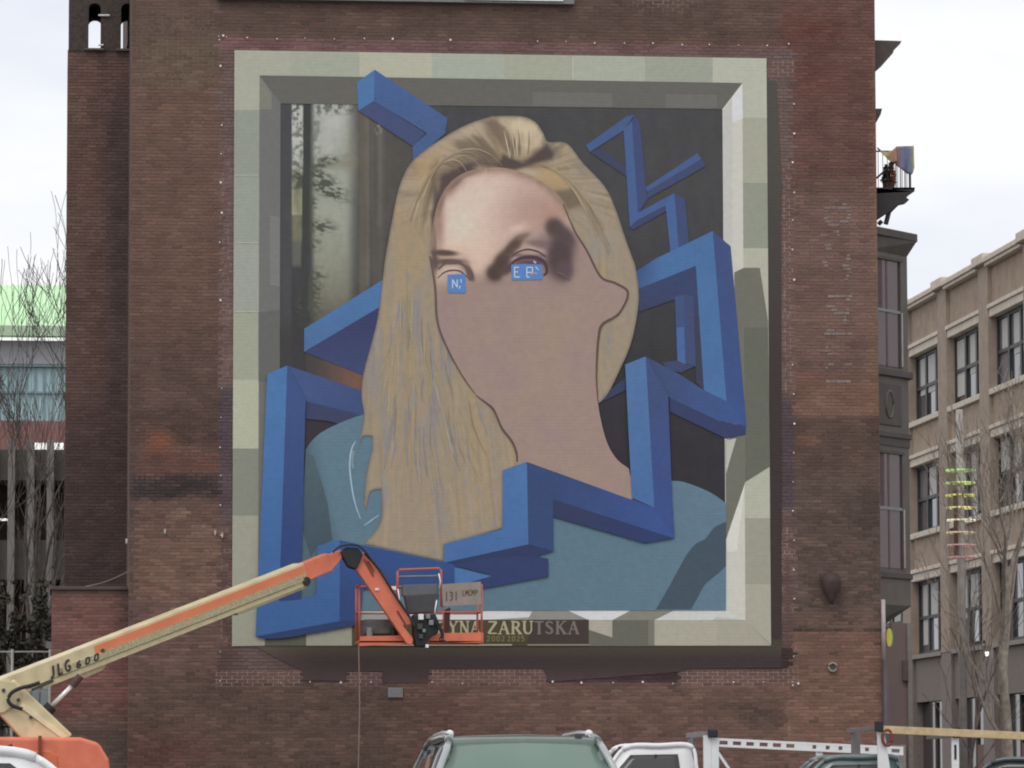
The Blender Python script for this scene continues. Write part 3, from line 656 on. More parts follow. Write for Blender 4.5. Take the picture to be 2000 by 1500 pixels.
f = Film(8); f.sat = .85; f.gain = .96
rr = random.Random(5)
for k in range(150):
    x0 = rr.uniform(740, 950); y0 = rr.uniform(560, 900); ln = rr.uniform(40, 130); dx = (x0-800)*.0012+rr.uniform(-.03, .03)
    pts = [(x0+dx*ln*t*(1+t)*1.2+2*math.sin(t*5+k), y0+ln*t) for t in (0, .33, .66, 1)]
    xe, ye = pts[-1]
    edge = np.interp(ye, [560,630,672,729,771,795,837,870,1000], [848,852,868,896,926,955,976,985,985])
    le = np.interp(ye, [560,669,729,850,900,960,1060], [765,740,724,728,738,752,745])
    if xe > edge-8 or x0 > edge-30 or x0 < le+8 or xe < le+6 or ye > 1050: continue
    f.stroke(pts, [.6, rr.uniform(1.6, 3.4), .5], rr.choice([(142,138,144),(134,138,152),(170,150,116),(174,158,132),(140,124,104),(166,146,110)]))
def bez(a, b, c, d, n=9): return [tuple((1-t)**3*np.array(a)+3*t*(1-t)**2*np.array(b)+3*t*t*(1-t)*np.array(c)+t**3*np.array(d)) for t in np.linspace(0, 1, n)]
for k in range(70):                          # combed strands over the crown
    t = rr.random(); j = lambda a: rr.uniform(-a, a); fam = k % 3
    if fam == 1: continue
    if fam == 0: q = bez((985-95*t, 322+16*t), (935-60*t, 258+38*t), (850-34*t, 282+36*t), (792+34*t, 420+50*t))
    elif fam == 1: q = bez((992+52*t, 312-10*t), (976+62*t, 276), (966+66*t, 244+12*t), (1000+48*t, 236+22*t), 7)
    else: q = bez((1050+26*t, 322+8*t), (1096+8*t, 322+20*t), (1150-6*t, 376+16*t), (1202-24*t, 480+30*t))
    q = [(a+j(.6), b+j(.6)) for a, b in q]; i0 = rr.randint(0, 2); q = q[i0:len(q)-rr.randint(0, 2)]
    f.stroke(q, [.5, rr.uniform(1.2, 2.8), .5], rr.choice([(180,162,134),(172,152,120),(140,122,98),(150,132,104),(164,144,114)]))
for k in range(9): f.stroke([(984+7*k, 250+1.5*abs(k-3)), (990+6.2*k, 280), (996+5*k, 310-1.2*k)], [.5, 2.2, .6], [(206,190,160),(132,114,92),(192,174,144)][k % 3])
tag(f.build('painted_hair_strand'), kind='stuff')

# face and neck
FACE = smooth([(840,504),(843,460),(848,425),(858,390),(880,356),(910,336),(945,329),(985,328),(1040,345),(1085,375),(1110,412),(1122,450),(1146,489),(1173,540)], 4)[:-1] + smooth([(1173,540),(1200,552),(1223,565),(1226,575),(1222,592),(1206,615),(1190,626),(1175,634)], 4)[:-1] \
     + smooth([(1175,634),(1170,655),(1166,690),(1165,729),(1168,786),(1176,831),(1188,870),(1206,898),(1228,915)], 4) + [(1236,950),(1236,975),(1000,985),(1008,885)] + smooth([(1008,885),(1000,862),(981,837),(970,812),(960,795),(942,782),(930,771),(900,729),(870,672),(855,630),(852,570),(840,504)], 4)[:-1]
def sblob(x, y, cx, cy, sx, sy, ang=0):
    t = R(ang); dx = x-cx; dy = y-cy; u = dx*math.cos(t)+dy*math.sin(t); v = -dx*math.sin(t)+dy*math.cos(t); q = (u/sx)**2+(v/sy)**2
    return np.exp(-q*q)
def skin(x, y):
    c = np.zeros(x.shape+(3,))+np.array([152,131,121.])
    c = mixc(c, (150,126,126), sst(.4, .7, fbm(x/70, y/50, 101))*.6); c = mixc(c, (154,134,118), sst(.5, .75, fbm(x/60, y/90, 103))*.6)
    n = fbm(x/26, y/26, 105)
    up = 1-sst(500+20*n, 552+14*n, y+(.16*(x-940)))
    s = np.zeros_like(c)+np.array([196,170,156.])
    s = mixc(s, (214,192,174), blob(x, y, 900, 440, 62, 75)*1.05); s = mixc(s, (214,192,180), blob(x, y, 955, 380, 60, 45)*.7)
    s = mixc(s, (176,146,134), blob(x, y, 1045, 420, 62, 60)*1.1); s = mixc(s, (170,136,120), blob(x, y, 1080, 415, 34, 32)*.8); s = mixc(s, (208,176,156), blob(x, y, 915, 500, 44, 28)*.6)
    s = mixc(s, (206,178,164), blob(x, y, 1010, 447, 24, 9, -18)*.9); s = mixc(s, (150,118,112), blob(x, y, 858, 440, 10, 60)*.8+blob(x, y, 880, 368, 26, 12, -35)*.8)
    s = mixc(s, (214,184,166), blob(x, y, 932, 518, 14, 28)*.8)
    s = mixc(s, (150,128,126), blob(x, y, 1062, 470, 32, 16)*1.1); s = mixc(s, (152,130,122), sst(1105, 1130, x))
    c = c*(1-up[..., None])+s*up[..., None]
    for t in ((1092,494,24,38,8,(86,72,78),1.25),(1082,442,14,13,-20,(90,76,80),1.2),(1100,530,14,18,0,(92,78,82),1.1),(1066,478,20,7,8,(118,98,96),.9),(968,534,15,13,-30,(94,76,72),1.35),(980,512,18,13,-52,(98,80,74),1.35),(1000,486,24,11,-48,(102,84,76),1.3),(1018,464,16,6,-24,(126,104,94),1.0),(990,528,18,8,-28,(100,82,80),.9),
              (868,494,24,5,4,(112,94,84),1.1),(880,511,30,7,2,(108,88,82),1.0),(916,530,6,17,-22,(112,92,84),1.1),(852,516,10,12,0,(112,94,88),.7),(1034,520,36,12,0,(118,96,96),.6),(905,524,10,5,20,(120,100,92),.5)):
        c = mixc(c, t[5], np.clip(blob(x, y, *t[:5])*t[6], 0, 1))
    for t in ((1094,500,26,42,10,(80,66,66),1),(1083,446,17,20,-25,(84,70,68),1),(1104,462,16,26,-35,(84,70,72),.95),(1103,528,17,20,-12,(90,76,80),.9),(965,533,15,16,-20,(78,62,58),1),(980,510,25,13,-52,(80,64,58),1),(1001,483,28,10,-48,(90,72,64),1),(1022,462,14,4,-25,(128,106,96),.8),
              (866,494,26,6,3,(88,71,63),1),(878,511,28,5,0,(94,76,70),.95),(846,470,6,70,-3,(90,75,72),.95),(858,392,9,34,14,(92,76,74),.9),(884,357,28,9,-36,(92,76,74),.95),(918,338,22,6,-18,(112,94,90),.8),(1090,388,26,7,42,(150,130,118),.7)):
        c = mixc(c, t[5], np.clip(sblob(x, y, *t[:5])*t[6], 0, 1))
    hl = segdist(x, y, [(842,480),(848,425),(858,390),(880,356),(910,336),(945,329),(985,328),(1040,345),(1085,375),(1110,412)])
    c = mixc(c, (146,122,104), np.exp(-(hl/11)**2)*.85*(.75+.5*fbm(x/6, y/14, 107)))
    for t in ((1032,499,40,6,2,(110,90,86),.8),(1050,476,24,7,10,(122,102,98),.8),(918,534,6,16,-24,(88,70,64),.95),(850,512,8,14,0,(98,80,74),.8),(1034,513,34,7,0,(80,64,70),.85),(990,525,16,9,-35,(84,68,64),.9)): c = mixc(c, t[5], np.clip(sblob(x, y, *t[:5])*t[6], 0, 1))
    c = mixc(c, (168,146,138), sblob(x, y, 1034, 492, 28, 6, 4)*.8)
    return c
f = Film(9); f.shade(FACE, skin, 2.0); f.build('painted_face')
f = Film(10); DK = (92,76,70)
f.stroke([(1100,398),(1122,450),(1146,489),(1173,540),(1200,552),(1223,565),(1226,577),(1221,592),(1206,615),(1176,634),(1169,660),(1166,700),(1165,740),(1168,786)], [2, 3, 3.5, 4, 4, 4.5, 4, 4, 4, 5, 4.5, 4, 3, 1.5], DK)
f.stroke([(840,500),(850,560),(854,625),(870,672),(900,729),(928,769)], [3, 4, 4, 3.5, 2.5, 1], (98,82,74)); f.stroke([(930,772),(960,795),(970,812),(981,837),(1000,862),(1009,885),(1010,902)], [1, 4, 3.5, 4, 4, 4, 3], DK)
f.stroke([(856,526),(870,514),(888,511),(906,518),(917,532),(920,547)], [3, 5, 5, 5, 6, 3], (104,85,78)); f.stroke([(855,543),(866,533),(880,528),(897,529),(910,538),(918,548)], [1.5, 2.5, 3, 3, 2.5, 1.5], (96,78,74))
f.stroke([(999,502),(1012,492),(1030,487),(1050,491),(1066,501)], [1.5, 2.5, 3, 3, 2], (84,66,66)); f.stroke([(996,520),(1004,510),(1018,504),(1036,502),(1052,505),(1064,513),(1068,530),(1062,538)], [2, 4, 6, 7, 7, 6, 6, 3], (74,60,72)); f.stroke([(1088,531),(1100,537),(1113,548)], [5, 4, 2], (104,86,82))
f.build('painted_line')
f = Film(11)
f.flat([(874,536),(909,535),(910,572),(875,572)], (88,126,182)); f.flat([(998,517),(1022,515),(1058,517),(1060,546),(1000,547)], (88,128,184))
for q in ([(884,546),(884,562)], [(884,546),(893,561)], [(893,546),(893,561)], [(900,545),(901,552)], [(899,558),(897,564)], [(1005,521),(1005,541)], [(1005,522),(1014,522)], [(1005,531),(1012,531)], [(1005,541),(1015,541)], [(1029,522),(1029,541)], [(1029,522),(1040,522)], [(1040,522),(1040,531)], [(1029,532),(1040,532)], [(1046,521),(1052,527)], [(1029,541),(1034,541)]):
    f.stroke(q, 2.0, (186,198,216))
f.stroke([(1036,536),(1044,533),(1049,535)], 3, (176,140,110)); f.stroke([(1042,510),(1047,514)], 4, (150,165,205))
f.build_each('painted_eye_patch', [[0]+list(range(2, 7)), [1]+list(range(7, 19))])

# blue band in front of the figure
f = Film(12); f.sat = .82; f.gain = .95
f.shade([(1221,712),(1261,696),(1278,992),(1234,972)], grad((78,120,176), (70,112,172), 700, 990), 8)
f.shade([(1261,696),(1305,772),(1311,928),(1317,1051),(1278,992)], grad((66,84,132), (58,82,150), 700, 1000), 6)
f.shade([(982,918),(1029,902),(1032,1063),(867,1099),(867,1063),(981,1033)], grad((72,120,182), (66,112,176), 905, 1090), 8)
f.shade([(1029,902),(1278,992),(1317,1051),(1300,1046),(1080,975),(1081,1076),(1032,1063)], grad((54,76,126), (58,86,156), 1050, 1300, 0), 6)
f.shade([(1080,975),(1300,1046),(1317,1051),(1260,1061),(1080,1009)], grad((52,62,100), (46,64,116), 1080, 1300, 0), 6)
f.flat([(867,1099),(1032,1063),(1081,1076),(1047,1087),(960,1100),(888,1108)], (48,62,104)); f.flat([(888,1104),(960,1088),(1047,1087),(1071,1091),(1071,1126),(940,1150),(912,1138),(960,1124)], (50,66,116)); f.flat([(888,1108),(960,1125),(912,1139),(888,1139)], (70,118,180))
f.shade([(663,1055),(867,1098),(888,1104),(888,1142),(708,1150),(703,1212),(663,1214)], grad((48,84,150), (50,76,134), 1060, 1180), 6)
f.shade([(522,730),(561,714),(545,1175),(583,1171),(618,1162),(620,1066),(664,1055),(663,1213),(499,1243)], grad((70,122,184), (58,104,170), 740, 1200), 7)
f.shade([(561,714),(597,780),(587,1171),(545,1175)], grad((62,86,144), (46,72,134), 720, 1170), 6)
f.flat([(499,1243),(663,1213),(703,1211),(690,1222),(560,1246),(520,1248)], (46,68,118))
f.build('blue_band_front')

# name plate
f = Film(4); f.flat([(698,1211),(1150,1210),(1150,1256),(698,1257)], (74,68,50)); f.flat([(1036,1211),(1150,1210),(1150,1256),(1030,1256)], (66,57,52))
f.flat([(700,1258),(1000,1258),(1000,1261),(700,1261)], (160,154,134)); f.flat([(1030,1258),(1152,1258),(1152,1261),(1030,1261)], (132,126,116)); f.build('painted_name_plate')
GL = {  # strokes of each letter: thick/thin, in a box 1 wide 1 high (y down); the last value is a width factor
 'I': [((.5,0),(.5,1),1)], 'R': [((.2,0),(.2,1),1),((.2,.04),(.62,.04),.6),((.62,.04),(.8,.25),.9),((.8,.25),(.62,.48),.9),((.62,.48),(.2,.5),.5),((.48,.5),(.92,1),1)],
 'Y': [((.08,0),(.5,.52),1),((.92,0),(.5,.52),.55),((.5,.5),(.5,1),1)], 'N': [((.14,0),(.14,1),.6),((.14,0),(.86,1),1),((.86,0),(.86,1),.6)],
 'A': [((.5,0),(.1,1),.55),((.5,0),(.9,1),1),((.27,.64),(.74,.64),.5)], 'Z': [((.1,.04),(.88,.04),.6),((.88,.04),(.1,.96),1),((.1,.96),(.9,.96),.6)],
 'U': [((.16,0),(.16,.72),1),((.16,.72),(.34,.97),.9),((.34,.97),(.68,.97),.6),((.68,.97),(.84,.72),.6),((.84,.72),(.84,0),.6)], 'T': [((.06,.04),(.94,.04),.6),((.5,.04),(.5,1),1)],
 'S': [((.84,.16),(.6,.03),.6),((.6,.03),(.3,.06),.7),((.3,.06),(.2,.28),.9),((.2,.28),(.78,.66),1),((.78,.66),(.74,.92),.9),((.74,.92),(.4,.98),.7),((.4,.98),(.14,.82),.6)],
 'K': [((.2,0),(.2,1),1),((.85,0),(.22,.56),.55),((.42,.42),(.92,1),1)], 'J': [((.6,0),(.6,.8),1),((.6,.8),(.4,1),1),((.4,1),(.1,.95),1)], 'L': [((.2,0),(.2,1),1),((.2,.95),(.85,.95),1)],
 'G': [((.88,.12),(.5,.03),1),((.5,.03),(.15,.3),1),((.15,.3),(.15,.72),1),((.15,.72),(.5,.97),1),((.5,.97),(.88,.85),1),((.88,.85),(.88,.55),1),((.88,.55),(.55,.55),1)],
 '2': [((.15,.2),(.4,.04),1),((.4,.04),(.75,.1),1),((.75,.1),(.78,.35),1),((.78,.35),(.15,.95),1),((.15,.95),(.9,.95),1)], '0': [((.2,.1),(.8,.1),1),((.8,.1),(.8,.92),1),((.8,.92),(.2,.92),1),((.2,.92),(.2,.1),1)],
 '5': [((.85,.06),(.22,.06),1),((.22,.06),(.2,.45),1),((.2,.45),(.7,.42),1),((.7,.42),(.82,.7),1),((.82,.7),(.6,.95),1),((.6,.95),(.15,.92),1)], '1': [((.5,0),(.5,1),1)], '3': [((.15,.05),(.8,.08),1),((.8,.08),(.75,.4),1),((.75,.4),(.35,.5),1),((.75,.5),(.82,.85),1),((.82,.85),(.15,.95),1)],
 '6': [((.7,.05),(.25,.3),1),((.25,.3),(.2,.9),1),((.2,.9),(.8,.92),1),((.8,.92),(.8,.55),1),((.8,.55),(.25,.52),1)], 'M': [((.1,0),(.1,1),1),((.1,0),(.5,.6),1),((.5,.6),(.9,0),1),((.9,0),(.9,1),1)], 'C': [((.88,.12),(.5,.03),1),((.5,.03),(.15,.3),1),((.15,.3),(.15,.72),1),((.15,.72),(.5,.97),1),((.5,.97),(.88,.85),1)], 'P': [((.2,0),(.2,1),1),((.2,.04),(.8,.1),1),((.8,.1),(.8,.45),1),((.8,.45),(.2,.5),1)],
}
SERIF = {'I': [(.5,0),(.5,1)], 'R': [(.2,0),(.2,1),(.92,1)], 'Y': [(.08,0),(.92,0),(.5,1)], 'N': [(.14,0),(.14,1),(.86,0)], 'A': [(.1,1),(.9,1)], 'U': [(.16,0),(.84,0)], 'T': [(.5,1)], 'K': [(.2,0),(.2,1),(.85,0),(.92,1)]}
f = Film(5); LETTERS = []
def word(f, txt, x0s, y0, h, wd, th, col):
    for ch, x0 in zip(txt, x0s):
        cc = col(x0) if callable(col) else col; g0 = f.g
        for a, b, k in GL[ch]: f.stroke([(x0+a[0]*wd, y0+a[1]*h), (x0+b[0]*wd, y0+b[1]*h)], th*k, cc)
        for sx, sy in SERIF.get(ch, []): f.stroke([(x0+sx*wd-wd*.2, y0+sy*h), (x0+sx*wd+wd*.2, y0+sy*h)], th*.42, cc)
        LETTERS.append(list(range(g0, f.g)))
cl = lambda x: (168,158,132) if x < 1022 else (118,108,102)
word(f, 'IRYNA', [838,854,876,898,919], 1213.5, 24, 18, 4.4, cl); word(f, 'ZARUTSKA', [952,974,998,1021,1043,1063,1085,1110], 1213.5, 24.5, 20, 4.8, cl)
word(f, '2002', [950,959.5,969,978.5], 1242, 10.5, 8, 1.9, (122,112,78)); word(f, '2025', [990,999,1008,1017], 1242, 10.5, 8, 1.9, (122,112,78))
f.build_each('painted_letter', LETTERS)

# ------------------------------------------------------------------ street side of the brick building: oriels, cornices, balcony
M_ORI = mat('oriel_metal', (88,82,77), .6, var=.12, vs_=3, bump=.15)
M_ORI_D = mat('oriel_dark', (72,66,63), .6, var=.12, vs_=3)
M_CURT = glass('oriel_glass', (72,58,60), .12)
M_JAMB = mat('window_jamb', (152,148,142), .5)
M_TRIM = mat('roof_cornice', (76,66,62), .7, var=.15)
yA, yB = D+.55, D+1.75                        # the slanted cheek of the oriel runs from A to B
def oriel_prism(px_out, z0, z1, name, m, parent, grow=0.0, flare=None, bevel=0):
    xo = X(px_out, yB); A = (xr-.05, yA-grow); B = (xo, yB-grow*.3); Cc = (xo, yB+2.4+grow*.3); Dd = (xr-.05, yB+3.6+grow)
    b = MB(); n = 4; v = []
    pts0 = [A, B, Cc, Dd]
    if flare is None: pts1 = pts0
    else:
        xo1 = X(flare, yB); pts1 = [(xr-.05, yA-grow-.12), (xo1, yB-grow*.3-.1), (xo1, yB+2.5+grow*.3), (xr-.05, yB+3.75+grow)]
    v = [(p[0], p[1], z0) for p in pts0]+[(p[0], p[1], z1) for p in pts1]
    b.add(v, [(3,2,1,0),(4,5,6,7)]+[(i, (i+1) % n, n+(i+1) % n, n+i) for i in range(n)])
    return b.build(name, m, parent, bevel=bevel)
zz = lambda py: Z(py, D+.8, 1740)
ori = oriel_prism(1777, zz(1180), zz(480), 'oriel', M_ORI, bld)
oriel_prism(1777, zz(490), zz(462), 'cornice_flare', M_ORI, ori, grow=.02, flare=1794)
oriel_prism(1797, zz(462), zz(446), 'cornice', M_ORI_D, ori, grow=.25, bevel=.02)
oriel_prism(1786, zz(732), zz(718), 'sill_course', M_ORI_D, ori, grow=.1, bevel=.015)
oriel_prism(1782, zz(852), zz(840), 'lower_cornice', M_ORI_D, ori, grow=.08, bevel=.015); oriel_prism(1779, zz(868), zz(852), 'lower_frieze', M_ORI_D, ori, grow=.03)
oriel_prism(1782, zz(1128), zz(1116), 'base_course', M_ORI_D, ori, grow=.06, bevel=.015)
b = MB(); xo = X(1777, yB); b.add([(xr-.05,yA+.3,zz(1216)),(xr+.45,yB+.3,zz(1216)),(xr+.45,yB+2.2,zz(1216)),(xr-.05,yB+3.2,zz(1216)),(xr-.05,yA-.02,zz(1180)),(xo+.01,yB-.02,zz(1180)),(xo+.01,yB+2.42,zz(1180)),(xr-.05,yB+3.6,zz(1180))], [(3,2,1,0),(4,5,6,7),(0,1,5,4),(1,2,6,5),(2,3,7,6),(3,0,4,7)]); b.build('oriel_foot', mat('oriel_foot', (86,84,76), .6, var=.15), ori)
# windows on the slanted cheek
cA = Vector((xr-.05, yA, 0)); cB = Vector((xo, yB, 0)); cd = (cB-cA).normalized(); cn = Vector((cd.y, -cd.x, 0)); cl_ = (cB-cA).length
def cheek(t, z, off): return cA+cd*(t*cl_)+cn*off+Vector((0,0,z))
def cheek_panel(t0, t1, z0, z1, o0, o1):
    b = MB(); a = [cheek(t, z, o0) for t, z in ((t0,z0),(t1,z0),(t1,z1),(t0,z1))]; b.prism(a, cn*(o1-o0)); return b
for z0, z1 in ((zz(712), zz(505)), (zz(1108), zz(884))):
    wn_ = cheek_panel(.10, .76, z0, z1, .0, .012).build('window', M_CURT, ori)
    zm = (z0*.48+z1*.52)
    for t0, t1, a, c_ in ((.06,.10,z0,z1),(.76,.81,z0,z1)): cheek_panel(t0, t1, a, c_, .0, .05).build('jamb', M_ORI, wn_)
    cheek_panel(.77, .80, z0+.02, zm, .05, .062).build('sash_stop', M_JAMB, wn_)
    cheek_panel(.10, .76, zm-.03, zm+.03, .012, .04).build('meeting_rail', M_GREY, wn_); cheek_panel(.06, .81, z1, z1+.06, .0, .06).build('head', M_ORI_D, wn_)
    cheek_panel(.40, .44, z0, z1, .012, .02).build('curtain_edge', mat('curtain', (96,76,76), .8), wn_); cheek_panel(.2, .3, zm, z1, .012, .016).build('curtain', mat('curtain2', (84,66,68), .8), wn_)
for z0, z1 in ((zz(828), zz(746)),):
    pn = cheek_panel(.12, .78, z0, z1, .0, .03).build('panel', M_ORI_D, ori, bevel=.01); c_ = cheek(.45, (z0+z1)/2, .03); b = MB(); b.tube([c_+cd*(.16*math.cos(t/10*math.tau))+Vector((0,0,.28*math.sin(t/10*math.tau))) for t in range(11)], .03, 6); b.build('cartouche', M_ORI, pn, smooth=True)
# pipe at the corner
b = MB(); q = X(1722, D); b.tube([(q, D-.06, Z(1288, D)), (q, D-.06, Z(1170, D))], .045, 10); b.build('drain_pipe', mat('pale_pipe', (150,140,140), .4), bld, smooth=True)
b = MB(); b.tube([(q+.03, D-.07, 0), (q+.03, D-.07, Z(1288, D))], .075, 10); b.build('drain_pipe_lower', mat('dark_pipe', (70,60,62), .5), bld, smooth=True)
# roof cornice and small string course, seen end-on
for pts, nm in (([(1700,78),(1761,80),(1758,86),(1746,98),(1744,104),(1720,131),(1700,140)], 'roof_cornice'), ([(1700,212),(1723,212),(1720,224),(1711,240),(1700,246)], 'string_course')):
    b = MB(); b.prism([P(x_, y_, D+.5) for x_, y_ in pts], (0, 11.5, 0)); b.build(nm, M_TRIM, bld)
# the main wall steps in at its right corner below the string course is left to the oriels; iron balcony on brackets
bal = MB(); bal.prism([P(x_, y_, D+.6) for x_, y_ in ((1700,366),(1787,366),(1785,374),(1768,384),(1776,390),(1770,396),(1752,400),(1740,412),(1716,428),(1700,430))], (0, .25, 0))
bal.prism([P(x_, y_, D+.6) for x_, y_ in ((1700,366),(1787,366),(1786,374),(1700,378))], (0, 2.8, 0)); bal.prism([P(x_, y_, D+3.1) for x_, y_ in ((1700,370),(1787,370),(1768,388),(1716,428),(1700,430))], (0, .25, 0))
bal = bal.build('balcony', mat('balcony_iron', (46,42,44), .6), bld)
b = MB()
for a, c_ in (((1730,438),(1736,414)), ((1736,414),(1752,398)), ((1716,438),(1722,432))): b.tube([P(*a, D+.7), P(*c_, D+.7)], .05, 6)
b.build('bracket', MC['balcony_iron'], bal)
rail = MB(); ZT_, ZB_ = Z(286, D+.6), Z(368, D+.6)
xo2 = X(1785, D+.6)
for k in range(9): x_ = X(1714+k*8.9, D+.6); rail.tube([(x_, D+.62, ZB_-.02), (x_, D+.62, ZT_)], .007, 5)
for k in range(12): rail.tube([(xo2, D+.7+k*.24, ZB_-.02), (xo2, D+.7+k*.24, ZT_)], .007, 5)
rail.tube([(xr-.05, D+.62, ZT_), (xo2, D+.62, ZT_), (xo2, D+3.35, ZT_)], .018, 6); rail.tube([(xo2, D+.62, ZB_), (xo2, D+.62, ZT_+.08)], .025, 6); rail.tube([P(1712,348,D+.66), P(1748,316,D+.66)], .025, 6)
rail.build('railing', MC['balcony_iron'], bal)
# cloths on the balcony rail
def cloth(name, label, px0, px1, top, low, cols, Yc):
    b = MB(); n = 14; m_ = 10
    for i in range(n+1):
        t = i/n; x_ = px0+(px1-px0)*t
        for j in range(m_+1):
            s_ = j/m_; y_ = np.interp(t, top[0], top[1])*(1-s_)+np.interp(t, low[0], low[1])*s_; q = P(x_, y_, Yc); q.y += .05*math.sin(t*9+s_*2)*s_
            b.v.append(tuple(q)); k = t*(len(cols)-1); c0 = np.array(cols[int(min(k, len(cols)-1.001))], float); c1 = np.array(cols[int(min(k, len(cols)-1.001))+1], float); b.c.append(tuple(alb(c0+(c1-c0)*(k-int(min(k, len(cols)-1.001))))))
    for i in range(n):
        for j in range(m_): a = i*(m_+1)+j; b.f.append((a, a+m_+1, a+m_+2, a+1))
    o = b.build(name, M_ATTR, None, smooth=True); o.modifiers.new('thick', 'SOLIDIFY').thickness = .012
    tag(o, label, 'flag'); return o
cloth('flag', 'blue violet flag with a yellow edge hanging from the balcony railing', 1750, 1785, ((0,1),(286,285)), ((0,.3,.6,.9,1),(322,332,338,342,328)), ((134,104,96),(106,98,120),(88,90,122),(98,108,128),(146,142,100)), D+.57)
cloth('flag', 'orange and yellow cloth swag draped along the balcony railing', 1714, 1751, ((0,.2,.5,.8,1),(287,294,297,293,286)), ((0,.3,.6,.85,1),(290,304,312,318,316)), ((146,110,84),(160,146,104),(162,138,102),(150,108,94)), D+.56)
# plants on the balcony
for px_, lab, c_, h_ in ((1731, 'dark green potted plant standing on the iron balcony', (60,66,46), 34), (1741, 'rust brown conical potted shrub standing on the iron balcony', (120,72,50), 40)):
    q = P(px_, 367, D+1.0); t = thing('potted_plant', lab, 'plant', q)
    b = MB(); b.tube([q, q+Vector((0,0,.14))], [.07,.09], 10); b.build('pot', mat('pot', (96,66,54), .8), t)
    b = MB(); rr = random.Random(px_)
    for k in range(160):
        u = rr.random(); r_ = .11*(1-u*.85); a = rr.random()*6.28; p = q+Vector((r_*math.cos(a)*rr.random()**.5, r_*math.sin(a), .12+u*h_/97*1.0)); d1 = Vector((rr.uniform(-1,1), rr.uniform(-1,1), rr.uniform(-.2,1))).normalized()*.05; d2 = d1.orthogonal()*.5; b.poly([p-d1, p+d2, p+d1, p-d2])
    b.build('foliage', mat('plant_'+str(px_), c_, .8, var=.3), t, fix=False)
# yellow sign under the oriel
q = P(1737, 1245, D+.35); b = MB(); ring = [(q.x+.062*math.cos(t/16*math.tau), q.y, q.z+.19*math.sin(t/16*math.tau)) for t in range(16)]; b.prism(ring, (0, .05, 0))
sg = thing('shop_sign', 'small oval yellow sign projecting below the oriel window', 'sign', q); b.build('panel', mat('yellow_sign', (196,186,70), .5), sg)
b = MB(); b.tube([(q.x+.03, q.y+.02, q.z+.19), (q.x+.03, q.y+.02, zz(1216)+.05)], .015, 6); b.tube([(xr-.02, q.y+.02, q.z+.2), (q.x+.06, q.y+.02, q.z+.2)], .014, 6); b.build('bracket', M_DGREY, sg)
b = MB(); b.prism([(p[0]+.035, p[1]+.055, p[2]-.02) for p in ring], (0, .03, 0)); b.build('back_panel', mat('teal_sign', (70,120,125), .5), sg)

# ------------------------------------------------------------------ darker tower behind, and the low brick annex
def tower_col(x, y):  # darker browns than the main wall, deepening downwards
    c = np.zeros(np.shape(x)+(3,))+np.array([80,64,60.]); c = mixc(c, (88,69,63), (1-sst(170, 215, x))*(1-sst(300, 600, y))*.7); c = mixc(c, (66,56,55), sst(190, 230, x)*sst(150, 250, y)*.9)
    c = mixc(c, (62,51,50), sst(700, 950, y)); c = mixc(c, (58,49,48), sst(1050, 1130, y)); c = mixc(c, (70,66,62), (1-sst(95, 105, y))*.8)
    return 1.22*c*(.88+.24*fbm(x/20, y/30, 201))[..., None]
YT = D+3.0
tow = thing('brick_tower', 'dark brick tower with two open arches at its head', 'tower', (X(195, YT), YT+1.5, 0))
tx0, tx1 = X(126, YT), X(262, YT); ttop = Z(-60, YT, 190); tsill = Z(98, YT, 190)
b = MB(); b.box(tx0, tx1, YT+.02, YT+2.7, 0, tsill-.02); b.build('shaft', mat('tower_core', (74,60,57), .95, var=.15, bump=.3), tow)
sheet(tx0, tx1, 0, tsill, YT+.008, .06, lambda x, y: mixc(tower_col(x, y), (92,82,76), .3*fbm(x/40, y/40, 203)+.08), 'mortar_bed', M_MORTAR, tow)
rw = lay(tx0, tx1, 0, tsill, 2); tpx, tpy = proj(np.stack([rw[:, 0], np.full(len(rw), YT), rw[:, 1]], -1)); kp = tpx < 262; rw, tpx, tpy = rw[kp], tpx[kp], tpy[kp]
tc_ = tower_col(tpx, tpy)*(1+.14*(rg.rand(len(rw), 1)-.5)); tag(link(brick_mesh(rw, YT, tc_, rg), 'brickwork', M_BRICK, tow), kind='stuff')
def arch_wall(xa, xb, z0, z1, ops, Y, th, name, m, parent):
    """wall with arched openings ops = (x0, x1, spring z, foot z); returns a mesh"""
    outer = [Vector((xa, Y, z0)), Vector((xb, Y, z0)), Vector((xb, Y, z1)), Vector((xa, Y, z1))]; loops = [outer]
    for a, c_, zs, zf in ops:
        r_ = (c_-a)/2; lp = [Vector((a, Y, zf)), Vector((c_, Y, zf))]+[Vector(((a+c_)/2+r_*math.cos(t/8*math.pi), Y, zs+r_*.8*math.sin(t/8*math.pi))) for t in range(9)]
        loops.append(lp[::-1])
    flat = [v for lp in loops for v in lp]; n = len(flat); tri = geometry.tessellate_polygon(loops); b = MB(); f_ = [tuple(t) for t in tri]+[tuple(n+i for i in reversed(t)) for t in tri]; o_ = 0
    for lp in loops:
        k = len(lp); f_ += [(o_+i, n+o_+i, n+o_+(i+1) % k, o_+(i+1) % k) for i in range(k)]; o_ += k
    b.add(flat+[v+Vector((0, th, 0)) for v in flat], f_); return b.build(name, m, parent)
M_TWR = mat('tower_brick_plain', (70,62,58), .95, var=.25, vs_=14, bump=.4, bscale=30)
ops = [(X(167, YT), X(191, YT), Z(16, YT, 190), tsill+.03), (X(231, YT), X(257, YT), Z(16, YT, 190), tsill+.03)]
arch_wall(tx0+.02, tx1, tsill-.02, ttop, ops, YT-.02, .45, 'belfry_front', M_TWR, tow)
